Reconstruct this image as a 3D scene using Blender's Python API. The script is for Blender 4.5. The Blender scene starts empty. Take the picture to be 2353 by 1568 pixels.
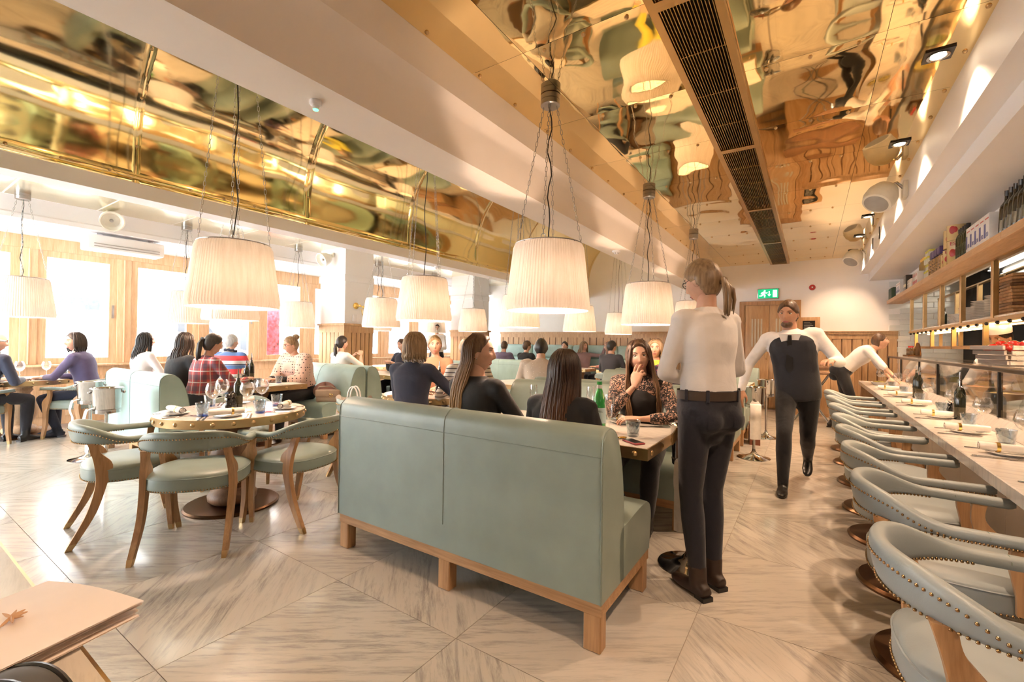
import bpy, bmesh, math, random
from mathutils import Vector, Matrix, noise
random.seed(7)
S = bpy.context.scene
COL = S.collection
PI = math.pi
# ---------------------------------------------------------------- camera
CAM_H = 1.25
FPX = 1031.34
yaw, pitch, roll = (math.radians(a) for a in (33.62581, 0.29788, 0.79815))
fw = Vector((-math.sin(yaw)*math.cos(pitch), math.cos(yaw)*math.cos(pitch), math.sin(pitch)))
rt0 = Vector((math.cos(yaw), math.sin(yaw), 0)); up0 = rt0.cross(fw)
rt = rt0*math.cos(roll) + up0*math.sin(roll)
up = up0*math.cos(roll) - rt0*math.sin(roll)
cam_d = bpy.data.cameras.new('camera'); cam = bpy.data.objects.new('camera', cam_d)
COL.objects.link(cam)
cam.matrix_world = Matrix(((rt.x, up.x, -fw.x, 0), (rt.y, up.y, -fw.y, 0), (rt.z, up.z, -fw.z, CAM_H), (0, 0, 0, 1)))
cam_d.sensor_width = 36; cam_d.sensor_fit = 'HORIZONTAL'; cam_d.lens = 36*FPX/2353
cam_d.clip_start = 0.05; cam_d.clip_end = 200
S.camera = cam
# ---------------------------------------------------------------- world, sun, exposure
W = bpy.data.worlds.new('world'); S.world = W; W.use_nodes = True
bg = W.node_tree.nodes['Background']
bg.inputs[0].default_value = (0.86, 0.94, 1.0, 1); bg.inputs[1].default_value = 24
sd = bpy.data.lights.new('sun', 'SUN'); sd.energy = 14; sd.angle = 0.03; sd.color = (1, .96, .9)
so = bpy.data.objects.new('sun', sd); COL.objects.link(so)
so.rotation_euler = Vector((-0.55, 0.25, -0.8)).to_track_quat('-Z', 'Y').to_euler()
S.view_settings.view_transform = 'Standard'; S.view_settings.look = 'None'
S.view_settings.gamma = 1; S.view_settings.use_curve_mapping = False
S.view_settings.exposure = 0.62
LAMP_K = 0.48
# ---------------------------------------------------------------- materials
def nodes(name):
    m = bpy.data.materials.new(name); m.use_nodes = True
    nt = m.node_tree; return m, nt, nt.nodes['Principled BSDF']
def N(nt, t, **k):
    n = nt.nodes.new(t)
    for a, b in k.items():
        if a[0] == 'i' and a[1:].isdigit(): n.inputs[int(a[1:])].default_value = b
        elif a in n.inputs: n.inputs[a].default_value = b
        else: setattr(n, a, b)
    return n
def L(nt, a, b): nt.links.new(a, b)
def c4(c): return (c[0], c[1], c[2], 1)
def ramp(nt, fac, stops):
    r = nt.nodes.new('ShaderNodeValToRGB'); e = r.color_ramp.elements
    while len(e) < len(stops): e.new(.5)
    for x, (p, c) in zip(e, stops): x.position = p; x.color = c4(c)
    L(nt, fac, r.inputs[0]); return r.outputs[0]
def mix(nt, fac, a, b, mode='MIX'):
    n = nt.nodes.new('ShaderNodeMix'); n.data_type = 'RGBA'; n.blend_type = mode
    for i, v in ((0, fac), (6, a), (7, b)):
        if hasattr(v, 'is_linked'): L(nt, v, n.inputs[i])
        else: n.inputs[i].default_value = v if i == 0 else c4(v)
    return n.outputs[2]
def math_(nt, op, a, b=None, c=None):
    n = nt.nodes.new('ShaderNodeMath'); n.operation = op
    for i, v in enumerate((a, b, c)):
        if v is None: continue
        if hasattr(v, 'is_linked'): L(nt, v, n.inputs[i])
        else: n.inputs[i].default_value = v
    return n.outputs[0]
def coords(nt, scale=(1, 1, 1), rot=(0, 0, 0), kind='Object', rnd=0):
    t = nt.nodes.new('ShaderNodeTexCoord'); mp = nt.nodes.new('ShaderNodeMapping')
    mp.inputs['Scale'].default_value = scale; mp.inputs['Rotation'].default_value = rot
    src = t.outputs[kind]
    if rnd:
        oi = nt.nodes.new('ShaderNodeObjectInfo'); va = nt.nodes.new('ShaderNodeVectorMath'); va.operation = 'ADD'
        ml = math_(nt, 'MULTIPLY', oi.outputs['Random'], rnd)
        L(nt, src, va.inputs[0]); L(nt, ml, va.inputs[1]); src = va.outputs[0]
    L(nt, src, mp.inputs[0])
    if any(rot):
        mp.inputs['Scale'].default_value = (1, 1, 1); m2 = nt.nodes.new('ShaderNodeMapping'); m2.inputs['Scale'].default_value = scale; L(nt, mp.outputs[0], m2.inputs[0]); return m2.outputs[0]
    return mp.outputs[0]
def bump(nt, b, h, strength=.2, dist=.01):
    n = N(nt, 'ShaderNodeBump', Strength=strength, Distance=dist); L(nt, h, n.inputs['Height']); L(nt, n.outputs[0], b.inputs['Normal'])
def plain(name, col, rough=.5, metal=0, var=.06, scale=8, bmp=0, **k):
    m, nt, b = nodes(name)
    v = coords(nt, (scale,)*3)
    n = N(nt, 'ShaderNodeTexNoise', Scale=1.0, Detail=4.0); L(nt, v, n.inputs['Vector'])
    lo = [max(0, x*(1-var*2)) for x in col]; hi = [min(1, x*(1+var)) for x in col]
    L(nt, ramp(nt, n.outputs[0], [(.3, lo), (.7, hi)]), b.inputs['Base Color'])
    b.inputs['Roughness'].default_value = rough; b.inputs['Metallic'].default_value = metal
    if bmp: bump(nt, b, n.outputs[0], bmp, .01)
    for a, x in k.items(): b.inputs[a.replace('_', ' ')].default_value = x
    return m
def wood(name, lo, hi, rough=.45, axis=2, sc=1.0):
    m, nt, b = nodes(name)
    s = [14*sc]*3; s[axis] = .9*sc
    v = coords(nt, s, rnd=3)
    n = N(nt, 'ShaderNodeTexNoise', Scale=1.6, Detail=6.0, Distortion=.6); L(nt, v, n.inputs['Vector'])
    n2 = N(nt, 'ShaderNodeTexNoise', Scale=9.0, Detail=3.0); L(nt, v, n2.inputs['Vector'])
    c = ramp(nt, n.outputs[0], [(.28, lo), (.5, [(a+b_)/2 for a, b_ in zip(lo, hi)]), (.68, hi)])
    c = mix(nt, .25, c, ramp(nt, n2.outputs[0], [(.35, [x*.7 for x in lo]), (.65, hi)]))
    L(nt, c, b.inputs['Base Color']); b.inputs['Roughness'].default_value = rough
    bump(nt, b, n2.outputs[0], .08, .004)
    return m
def marble(name, base, vein, rough=.22, rnd=0, sc=1.0, rot=.78, coat=.0):
    m, nt, b = nodes(name)
    v = coords(nt, (1.5*sc, 13*sc, 3*sc), (0, 0, rot), rnd=rnd)
    n = N(nt, 'ShaderNodeTexNoise', Scale=2.2, Detail=10.0, Roughness=.74, Distortion=.35); L(nt, v, n.inputs['Vector'])
    v2 = coords(nt, (.6*sc, 1.6*sc, 1), (0, 0, rot), rnd=rnd*1.7)
    n2 = N(nt, 'ShaderNodeTexNoise', Scale=1.2, Detail=4.0, Distortion=1.0); L(nt, v2, n2.inputs['Vector'])
    c1 = ramp(nt, n.outputs[0], [(.0, vein), (.34, vein), (.43, [(a+b_)/2 for a, b_ in zip(base, vein)]), (.53, base), (1, base)])
    c2 = ramp(nt, n2.outputs[0], [(.35, [x*.86 for x in base]), (.6, base)])
    f = ramp(nt, n2.outputs[0], [(.36, (.85,)*3), (.66, (.30,)*3)])
    L(nt, mix(nt, f, c2, c1), b.inputs['Base Color'])
    b.inputs['Roughness'].default_value = rough
    b.inputs['Coat Weight'].default_value = coat; b.inputs['Coat Roughness'].default_value = .08
    return m
def leather(name, col, rough=.42):
    m, nt, b = nodes(name)
    v = coords(nt, (1, 1, 1))
    n = N(nt, 'ShaderNodeTexNoise', Scale=260.0, Detail=2.0); L(nt, v, n.inputs['Vector'])
    n2 = N(nt, 'ShaderNodeTexNoise', Scale=5.0, Detail=3.0); L(nt, v, n2.inputs['Vector'])
    L(nt, ramp(nt, n2.outputs[0], [(.3, [x*.9 for x in col]), (.7, [x*1.06 for x in col])]), b.inputs['Base Color'])
    b.inputs['Roughness'].default_value = rough
    h = mix(nt, .35, n.outputs[0], n2.outputs[0]); bump(nt, b, h, .25, .0015)
    return m
def metal(name, col, rough=.12, var=.15, scale=3, wav=0):
    m, nt, b = nodes(name)
    v = coords(nt, (scale,)*3, rnd=5)
    n = N(nt, 'ShaderNodeTexNoise', Scale=1.0, Detail=4.0); L(nt, v, n.inputs['Vector'])
    L(nt, ramp(nt, n.outputs[0], [(.3, [x*(1-var) for x in col]), (.7, col)]), b.inputs['Base Color'])
    b.inputs['Metallic'].default_value = 1; b.inputs['Roughness'].default_value = rough
    if wav: bump(nt, b, n.outputs[0], wav, .05)
    return m
def glassy(name, tint=(1, 1, 1), gloss=.95, power=1.5, base=.07):
    m = bpy.data.materials.new(name); m.use_nodes = True; nt = m.node_tree; nt.nodes.clear()
    o = N(nt, 'ShaderNodeOutputMaterial'); t = N(nt, 'ShaderNodeBsdfTransparent'); g = N(nt, 'ShaderNodeBsdfGlossy')
    t.inputs[0].default_value = c4(tint); g.inputs[0].default_value = (1, 1, 1, 1); g.inputs['Roughness'].default_value = .03
    lw = N(nt, 'ShaderNodeLayerWeight', Blend=.5)
    f = math_(nt, 'POWER', lw.outputs['Facing'], power); f = math_(nt, 'MULTIPLY_ADD', f, gloss-base, base)
    mx = N(nt, 'ShaderNodeMixShader'); L(nt, f, mx.inputs[0]); L(nt, t.outputs[0], mx.inputs[1]); L(nt, g.outputs[0], mx.inputs[2])
    L(nt, mx.outputs[0], o.inputs[0]); return m
def emit(name, col, k):
    m, nt, b = nodes(name); b.inputs['Base Color'].default_value = c4(col)
    b.inputs['Emission Color'].default_value = c4(col); b.inputs['Emission Strength'].default_value = k; return m
M = {}
M['wall'] = plain('wall_paint', (.92, .89, .86), .6, var=.015, scale=2)
M['cream'] = plain('cream_plaster', (.86, .79, .73), .6, var=.015, scale=2)
M['white'] = plain('white_paint', (.86, .85, .86), .5, var=.01, scale=2)
M['tile'] = marble('floor_marble', (.545, .50, .44), (.19, .18, .175), .22, rnd=37, coat=.25)
M['tile2'] = marble('floor_marble_turned', (.545, .50, .44), (.19, .18, .175), .22, rnd=53, coat=.25, rot=-.62)
M['grout'] = plain('grout', (.34, .28, .23), .8)
M['ctop'] = marble('counter_marble', (.68, .63, .59), (.36, .35, .36), .18, sc=.8, rot=.3)
M['ttop'] = marble('table_marble', (.70, .65, .58), (.44, .40, .36), .2, sc=1.6, rot=.2)
M['oak'] = wood('oak', (.33, .165, .065), (.56, .33, .16))
M['oakx'] = wood('oak_lengthwise', (.33, .165, .065), (.56, .33, .16), axis=0)
M['oaky'] = wood('oak_shelf', (.50, .29, .14), (.68, .44, .25), axis=1)
M['oakl'] = wood('light_oak', (.58, .34, .17), (.78, .53, .32))
M['oakd'] = wood('dado_oak', (.44, .25, .115), (.63, .40, .21))
M['ped'] = wood('turned_oak', (.15, .075, .036), (.29, .15, .075), sc=.8)
M['pedl'] = wood('pale_turned_oak', (.42, .25, .13), (.66, .44, .26), sc=.8)
M['leather'] = leather('sage_leather', (.255, .315, .28))
M['leather_lamplit'] = leather('sage_leather_lamplit', (.30, .345, .36))  # same sage leather, its look under the counter lamps put into a greyer colour
M['leather_daylit'] = leather('sage_leather_daylit', (.37, .51, .475))  # same sage leather, window daylight painted in as a lighter colour
M['seam'] = leather('seam_leather', (.21, .265, .23))
M['bronze'] = metal('bronze', (.16, .085, .042), .3)
M['brass'] = metal('brass_mirror', (.93, .73, .38), .035, var=.10, scale=1.2)
M['brassv'] = metal('aged_brass_mirror', (.94, .80, .47), .06, var=.12, scale=1.0)
M['brasss'] = metal('satin_brass', (.64, .44, .22), .34, var=.2, scale=8)
M['brassd'] = metal('grille_brass', (.52, .33, .14), .35)
M['nail'] = metal('antique_nail', (.42, .27, .13), .25)
M['chrome'] = metal('chrome', (.60, .59, .58), .08, var=.08)
M['steel'] = metal('steel', (.42, .40, .38), .3)
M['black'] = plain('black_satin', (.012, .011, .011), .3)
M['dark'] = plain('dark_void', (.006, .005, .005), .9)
M['glass'] = glassy('clear_glass')
M['pane'] = glassy('window_pane', gloss=.7, power=3, base=.04)
M['smoke'] = glassy('smoked_glass', (.74, .79, .82), .9, 1.5, .10)
M['blueg'] = glassy('blue_glass', (.22, .33, .62), .9, 1.6, .08)
M['green'] = plain('green_glass', (.03, .30, .06), .08, var=.1, Coat_Weight=.6)
M['bottle'] = plain('dark_bottle_glass', (.012, .014, .008), .06, Coat_Weight=.5)
M['china'] = plain('white_china', (.86, .83, .79), .18, var=.01)
M['linen'] = plain('white_linen', (.84, .80, .76), .8, var=.03, scale=30, bmp=.2)
M['gold'] = metal('gold_ring', (.95, .66, .20), .2)
M['pepper'] = plain('pepper_mill_black', (.012, .010, .009), .18)
M['shade'] = None
def mk_shade():
    m = bpy.data.materials.new('shade_cord'); m.use_nodes = True; nt = m.node_tree; nt.nodes.clear()
    o = N(nt, 'ShaderNodeOutputMaterial'); d = N(nt, 'ShaderNodeBsdfDiffuse'); t = N(nt, 'ShaderNodeBsdfTranslucent')
    v = coords(nt, (30, 30, 4)); n = N(nt, 'ShaderNodeTexNoise', Scale=1.0, Detail=2.0); L(nt, v, n.inputs['Vector'])
    c = ramp(nt, n.outputs[0], [(.3, (.78, .72, .66)), (.7, (.88, .84, .80))])
    L(nt, c, d.inputs[0]); t.inputs[0].default_value = (.95, .84, .72, 1)
    mx = N(nt, 'ShaderNodeMixShader'); mx.inputs[0].default_value = .06
    L(nt, d.outputs[0], mx.inputs[1]); L(nt, t.outputs[0], mx.inputs[2]); L(nt, mx.outputs[0], o.inputs[0]); return m
M['shade'] = mk_shade()
# ---------------------------------------------------------------- mesh helpers
class MB:
    def __init__(s): s.v = []; s.f = []
    def add(s, v, f):
        o = len(s.v); s.v += [tuple(p) for p in v]; s.f += [tuple(i+o for i in q) for q in f]; return s
    def box(s, a, b):
        (x0, y0, z0), (x1, y1, z1) = a, b
        return s.add([(x0,y0,z0),(x1,y0,z0),(x1,y1,z0),(x0,y1,z0),(x0,y0,z1),(x1,y0,z1),(x1,y1,z1),(x0,y1,z1)],
                     [(0,3,2,1),(4,5,6,7),(0,1,5,4),(1,2,6,5),(2,3,7,6),(3,0,4,7)])
    def rbox(s, a, b, r=.01, seg=2):
        bm = bmesh.new(); bmesh.ops.create_cube(bm, size=1)
        for v in bm.verts: v.co = Vector([(a[i]+b[i])/2 + v.co[i]*(b[i]-a[i]) for i in range(3)])
        bmesh.ops.bevel(bm, geom=list(bm.edges), offset=min(r, .49*min(b[i]-a[i] for i in range(3))), segments=seg, affect='EDGES', profile=.5)
        return s.bm(bm)
    def bm(s, bm):
        bm.verts.index_update()
        s.add([v.co for v in bm.verts], [[v.index for v in f.verts] for f in bm.faces]); bm.free(); return s
    def lathe(s, prof, n=24, c=(0, 0, 0), cap=True):
        v = []; f = []; k = len(prof)
        for r, z in prof:
            for i in range(n):
                a = 2*PI*i/n; v.append((c[0]+r*math.cos(a), c[1]+r*math.sin(a), c[2]+z))
        for j in range(k-1):
            for i in range(n):
                i2 = (i+1) % n; f.append((j*n+i, j*n+i2, (j+1)*n+i2, (j+1)*n+i))
        if cap:
            if prof[0][0] > 1e-5: f.append(tuple(range(n-1, -1, -1)))
            if prof[-1][0] > 1e-5: f.append(tuple((k-1)*n+i for i in range(n)))
        return s.add(v, f)
    def tube(s, path, r, n=8, closed=False, cap=True):
        P = [Vector(p) for p in path]; k = len(P)
        R = list(r) if hasattr(r, '__len__') else [r]*k
        v = []; f = []; ref = None
        for j in range(k):
            if closed: t = P[(j+1) % k]-P[j-1]
            else: t = P[min(j+1, k-1)]-P[max(j-1, 0)]
            t = t.normalized() if t.length > 1e-9 else Vector((0, 0, 1))
            if ref is None: ref = Vector((0, 0, 1)) if abs(t.z) < .9 else Vector((1, 0, 0))
            a = (ref-t*ref.dot(t)).normalized(); b = t.cross(a); ref = a
            for i in range(n):
                q = 2*PI*i/n; v.append(P[j]+(a*math.cos(q)+b*math.sin(q))*R[j])
        m = k if closed else k-1
        for j in range(m):
            j2 = (j+1) % k
            for i in range(n):
                i2 = (i+1) % n; f.append((j*n+i, j*n+i2, j2*n+i2, j2*n+i))
        if cap and not closed: f.append(tuple(range(n-1, -1, -1))); f.append(tuple((k-1)*n+i for i in range(n)))
        return s.add(v, f)
    def prism(s, poly, lo, hi, axis=0):
        # poly in the two other axes (in xyz order), extruded along axis
        n = len(poly); v = []
        for h in (lo, hi):
            for a, b in poly:
                v.append({0: (h, a, b), 1: (a, h, b), 2: (a, b, h)}[axis])
        f = [tuple(range(n)), tuple(range(2*n-1, n-1, -1))]
        f += [(i, i+n, (i+1) % n+n, (i+1) % n) for i in range(n)]
        if axis == 1: f = [q[::-1] for q in f]
        return s.add(v, [q[::-1] for q in f])
    def grid(s, fn, nu, nv, cu=False, cv=False):
        v = [fn(i/nu, j/nv) for j in range(nv + (not cv)) for i in range(nu + (not cu))]
        w = nu + (not cu); hh = nv + (not cv); f = []
        for j in range(nv):
            for i in range(nu):
                f.append((j*w+i, j*w+(i+1) % w, ((j+1) % hh)*w+(i+1) % w, ((j+1) % hh)*w+i))
        return s.add(v, f)
    def ball(s, c, r, n=10, m=6):
        r = r if hasattr(r, '__len__') else (r,)*3
        def fn(u, w):
            a = 2*PI*u; b = PI*w
            return (c[0]+r[0]*math.sin(b)*math.cos(a), c[1]+r[1]*math.sin(b)*math.sin(a), c[2]-r[2]*math.cos(b))
        return s.grid(fn, n, m, cu=True)
    def xf(s, mat, start=0):
        for i in range(start, len(s.v)): s.v[i] = tuple(mat @ Vector(s.v[i]))
        return s
    def mesh(s, name, mat, ang=35):
        me = bpy.data.meshes.new(name); me.from_pydata(s.v, [], s.f)
        me.validate(); me.materials.append(M[mat] if isinstance(mat, str) else mat)
        me.polygons.foreach_set('use_smooth', [True]*len(me.polygons))
        if ang < 180: me.set_sharp_from_angle(angle=math.radians(ang))
        me.update(); return me
    def build(s, name, mat, parent=None, ang=35, loc=None):
        o = bpy.data.objects.new(name, s.mesh(name, mat, ang)); COL.objects.link(o)
        if parent: o.parent = parent
        if loc: o.location = loc
        return o
def tag(o, label=None, cat=None, group=None, kind=None):
    if label: o['label'] = label
    if cat: o['category'] = cat
    if group: o['group'] = group
    if kind: o['kind'] = kind
    return o
def thing(name, label, cat, loc=(0, 0, 0), rz=0, group=None):
    o = bpy.data.objects.new(name, None); COL.objects.link(o); o.empty_display_size = .1
    o.location = loc; o.rotation_euler = (0, 0, rz); return tag(o, label, cat, group)
def struct(o): o['kind'] = 'structure'; return o
def dup(o, loc=None, rz=None, label=None, group=None, parent=None):
    c = o.copy(); COL.objects.link(c); c.parent = parent
    if loc is not None: c.location = loc
    if rz is not None: c.rotation_euler = (0, 0, rz)
    if label: c['label'] = label
    if group: c['group'] = group
    for ch in list(o.children): dup(ch, parent=c)
    return c
def inst(me, name, parent=None, loc=(0, 0, 0), rot=(0, 0, 0), sc=None):
    o = bpy.data.objects.new(name, me); COL.objects.link(o); o.parent = parent; o.location = loc; o.rotation_euler = rot
    if sc: o.scale = sc
    return o
def ordw(i): return ['nearest', 'second', 'third', 'fourth', 'fifth', 'sixth', 'seventh', 'eighth', 'ninth', 'tenth', 'eleventh', 'twelfth'][i]
def lightpt(loc, w, col=(1, .70, .50), r=.04, name='bulb_light'):
    d = bpy.data.lights.new(name, 'POINT'); d.energy = w*LAMP_K; d.color = col; d.shadow_soft_size = r
    o = bpy.data.objects.new(name, d); COL.objects.link(o); o.location = loc; return o
def spot(loc, to, w, ang=70, col=(1, .68, .44), blend=.5, r=.03):
    d = bpy.data.lights.new('spot_light', 'SPOT'); d.energy = w*LAMP_K; d.color = col; d.spot_size = math.radians(ang); d.spot_blend = blend; d.shadow_soft_size = r
    o = bpy.data.objects.new('spot_light', d); COL.objects.link(o); o.location = loc
    o.rotation_euler = (Vector(to)-Vector(loc)).to_track_quat('-Z', 'Y').to_euler(); return o
# ================================================================ SETTING
CZ = 2.95; D = 10.5; YB = -3.2; XW = -9.0; ZW = 2.905
# floor: grout bed plus marble tiles laid on the joints read off the photograph
fl = struct(MB().box((XW-.3, YB, -.06), (3.2, D+.3, -.004)).build('floor', 'grout'))
tx = .806; ty = .783
tile_me = {}
def tile(x0, x1, y0, y1, k):
    w, d = round(x1-x0, 3), round(y1-y0, 3)
    key = (w, d, k % 2)
    if key not in tile_me:
        g = .0016
        tile_me[key] = MB().box((-w/2+g, -d/2+g, -.012), (w/2-g, d/2-g, 0)).mesh('tile', 'tile2' if k % 2 else 'tile')
    q = PI if k > 1 else 0
    inst(tile_me[key], 'tile', fl, ((x0+x1)/2, (y0+y1)/2, random.uniform(-.0004, 0)), (0, 0, q))
ys = [.679 - .40] + [.679 + ty*i for i in range(0, 13)]
i = 0
for xi in range(-10, 7):
    x0 = -.43 + tx*xi; x1 = x0+tx
    if x0 < XW-.3 or x0 > 2.9: continue
    for j in range(len(ys)-1):
        tile(x0, x1, ys[j], ys[j+1], (xi + j) % 2 + (2 if random.random() < .5 else 0))
    for j in range(4): tile(x0, x1, ys[0]-ty*(j+1), ys[0]-ty*j, (xi+j) % 2)
# ---- back wall
bw = struct(MB().box((XW-.2, D, -.02), (4.2, D+.2, 4.2)).build('wall_back', 'wall'))
rw = MB().box((XW-.2, YB-.2, 2.45), (3.4, YB, 4.2)).box((XW-.2, YB-.2, -.02), (3.4, YB, .45)).box((XW+3.2, YB-.2, .45), (3.4, YB, 2.45))
for k in range(3): rw.box((XW-.2+1.6*k, YB-.2, .45), (XW+.05+1.6*k, YB, 2.45))
rw = struct(rw.build('wall_rear', 'cream'))
for k in range(2):  # unseen rear windows, added so daylight reaches the foreground
    added_window = struct(MB().box((XW+.05+1.6*k, YB-.12, .45), (XW+1.40+1.6*k, YB-.06, .53)).box((XW+.05+1.6*k, YB-.12, 2.37), (XW+1.40+1.6*k, YB-.06, 2.45)).build('window_%d' % (20+k), 'oak'))
    MB().box((XW+.05+1.6*k, YB-.095, .53), (XW+1.40+1.6*k, YB-.09, 2.37)).build('pane', 'pane', added_window)
# ---- plaster ceiling pieces (all run the length of the room along Y)
def run(name, poly, mat, ang=30): return struct(MB().prism(poly, YB-.1, D+.1, 1).build(name, mat, ang=ang))
run('trim_1', [(-2.2, 2.42), (-1.87, 2.42), (-1.87, 2.66), (-1.85, 2.70), (-1.80, 2.74), (-1.80, 3.0), (-2.2, 3.0)], 'cream')
run('trim_2', [(-4.9, 2.42), (-4.68, 2.42), (-4.68, 2.55), (-4.70, 2.56), (-4.70, 3.0), (-4.9, 3.0)], 'white')
run('trim_3', [(.75, 2.62), (.885, 2.62), (.885, 2.49), (1.36, 2.49), (1.36, 2.06), (1.45, 2.06), (1.45, 3.1), (.75, 3.1)], 'white')
struct(MB().box((-2.3, YB-.1, 3.0), (4.2, D+.1, 3.1)).build('ceiling', 'white'))
wc = struct(MB().box((-7.9, YB-.1, ZW), (-4.8, D+.1, ZW+.1)).build('ceiling_window_side', 'white'))
run('trim_4', [(-9.4, 2.645), (-7.75, 2.645), (-7.75, 2.70), (-7.77, 2.72), (-7.77, 3.05), (-9.4, 3.05)], 'white')
# vault: brass panels with lapping ribs, screwed border strips, studs
VX, VZ, VR = -3.44, 2.76, 1.24
va = struct(MB().grid(lambda u, w: (VX-(VR+.05)*math.cos(PI*u), YB-.1+(D-YB+.2)*w, VZ+(VR+.05)*math.sin(PI*u)), 32, 1).build('ceiling_vault', 'dark'))
def wav(x, y, z, a=.006, s=1.6): return a*(noise.noise(Vector((x*s, y*s, z*s)))+.5*noise.noise(Vector((x*s*2.3, y*s*2.3+9, z*s*2.3))))
VL = .22
def vp(u, y, off=0, wv=True):
    # straight skirt at each springing, half circle between; u runs 0..1 over the whole section
    r = VR-off; tot = PI*VR+2*VL; q = u*tot
    if q < VL: x, z, nx, nz_ = VX-r, VZ-VL+q, 1, 0
    elif q > tot-VL: x, z, nx, nz_ = VX+r, VZ-VL+(tot-q), -1, 0
    else: a = (q-VL)/VR; x, z, nx, nz_ = VX-r*math.cos(a), VZ+r*math.sin(a), math.cos(a), -math.sin(a)
    d = wav(x, y, z, .007, 1.1) if wv else 0
    return (x+nx*d, y, z+nz_*d)
for j, y0 in enumerate([YB + 1.52*k for k in range(10)]):
    y1 = min(y0+1.52, D)
    if y1 <= y0: continue
    for u0, u1 in ((0, .5), (.5, 1)):
        MB().grid(lambda u, w: vp(u0+(u1-u0)*u, y0+(y1-y0)*w), 30, 22).build('panel', 'brassv', va, 180)
    MB().grid(lambda u, w: vp(u, y0-.045+.09*w, .0045 if 0 < w < 1 else -.002, False), 48, 3).build('rib', 'brassv', va, 180)
for u0, u1 in ((0, .022), (.978, 1)):
    MB().grid(lambda u, w: vp(u0+(u1-u0)*u, YB+(D-YB)*w, .006 if 0 < u < 1 else .001, False), 3, 60).build('border_strip', 'brassv', va, 180)
stud = MB().lathe([(.0, .008), (.008, .006), (.012, 0), (.0125, -.004)], 8).mesh('stud', 'brasss', 60)
for k in range(36):
    y = .35+.28*k; inst(stud, 'stud', va, vp(.012, y, .008, False), (0, PI/2, 0))
for j in range(1, 8):
    for u in (.07, .16, .25, .34, .43): inst(stud, 'stud', va, vp(u, YB+1.52*(j+1), .006, False), (0, PI/2+PI*max(0, u-.05)*1.1, 0))
# flat brass ceiling over the booths and counter, individual wavy panels
cl = struct(MB().box((-1.82, YB, 2.975), (.78, D, 2.99)).build('ceiling_brass', 'dark'))
def cpanel(x0, x1, y0, y1, a=.0055):
    nx = max(4, int((x1-x0)/.05)); ny = max(4, int((y1-y0)/.05))
    def fn(u, w):
        x = x0+.0012+(x1-x0-.0024)*u; y = y0+.0012+(y1-y0-.0024)*w
        e = min(1, 8*min(u, 1-u), 8*min(w, 1-w))
        return (x, y, CZ + .004 + wav(x+9, y, 3.1*round(y0*3), a, 2.1)*e)
    m = MB().grid(fn, nx, ny); m.f = [q[::-1] for q in m.f]
    m.build('panel', 'brass', cl, 180)
cxs = [-1.80, -1.42, -.69, -.36, .33, .76]
cy = [YB+.1+.885*k for k in range(17)]
for j in range(len(cy)-1):
    y0, y1 = cy[j], min(cy[j+1], D)
    for k in (0, 1, 3, 4):
        x0, x1 = cxs[k], cxs[k+1]
        cpanel(x0, x1, y0, y1, .0016 if k in (0, 4) else .005)
        if y0 > 0:
            for xx in ([x0+.03] if k in (0,) else [x0+.12, (x0+x1)/2, x1-.12] if k in (1, 3) else [x1-.04]):
                inst(stud, 'stud', cl, (xx, y0+.04, CZ), (PI, 0, 0))
            if k in (0, 4):
                for yy in (.45,): inst(stud, 'stud', cl, (x0+.03 if k == 0 else x1-.04, y0+yy, CZ), (PI, 0, 0))
# linear air grille
gr = thing('ceiling_grille', 'long slotted brass air grille running along the mirrored ceiling', 'grille', (-.525, 0, CZ))
gy = [YB+.1, .2, 2.22, 4.2, 6.2, 8.3, D-.02]
for a, b in zip(gy[:-1], gy[1:]):
    fr = MB().box((-.165, a, -.035), (-.125, b, .01)).box((.125, a, -.035), (.165, b, .01)).box((-.125, a, -.035), (.125, a+.035, .01)).box((-.125, b-.035, -.035), (.125, b, .01))
    f = fr.build('grille_frame', 'brassd', gr)
    sl = MB()
    for k in range(16):
        x = -.117+.0156*k; sl.box((x-.0017, a+.03, -.03), (x+.0017, b-.03, -.005))
    for k in range(1, 4):
        y = a+(b-a)*k/4; sl.box((-.125, y-.004, -.022), (.125, y+.004, -.012))
    tag(sl.build('slats', 'brassd', f), kind='stuff')
MB().box((-.125, YB+.1, .012), (.125, D-.02, .02)).build('duct_back', 'dark', gr)
# window-side ceiling brass edge strips
for k in range(14):
    y = -.6+.82*k
    MB().box((-7.72, y, ZW-.006), (-4.95, y+.80, ZW+.001)).build('panel', metal('pale_brass', (.90, .84, .66), .22) if k == 0 else bpy.data.materials['pale_brass'], wc)
# ---- kitchen side wall, bulkhead wall above shelf belongs to trim_3
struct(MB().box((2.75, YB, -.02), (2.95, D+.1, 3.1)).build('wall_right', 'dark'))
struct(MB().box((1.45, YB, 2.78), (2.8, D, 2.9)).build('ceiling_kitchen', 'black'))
# subway tiles on the end wall
tw = .30; th = .098
sub = MB().rbox((-tw/2+.002, -.008, -th/2+.002), (tw/2-.002, .002, th/2-.002), .004, 1).mesh('tile', plain('white_glazed_tile', (.80, .80, .76), .08, var=.02))
for r in range(24):
    for c in range(4):
        x = 1.32+tw*(c+.5) - (.15 if r % 2 else 0)
        if x-.16 < 1.12 or x+.14 > 2.42: continue
        inst(sub, 'tile', bw, (x, D-.004, .35+th*r))
struct(MB().box((2.14, D-.9, 0), (2.75, D-.02, 2.78)).build('wall_kitchen_dark', 'dark'))
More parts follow.
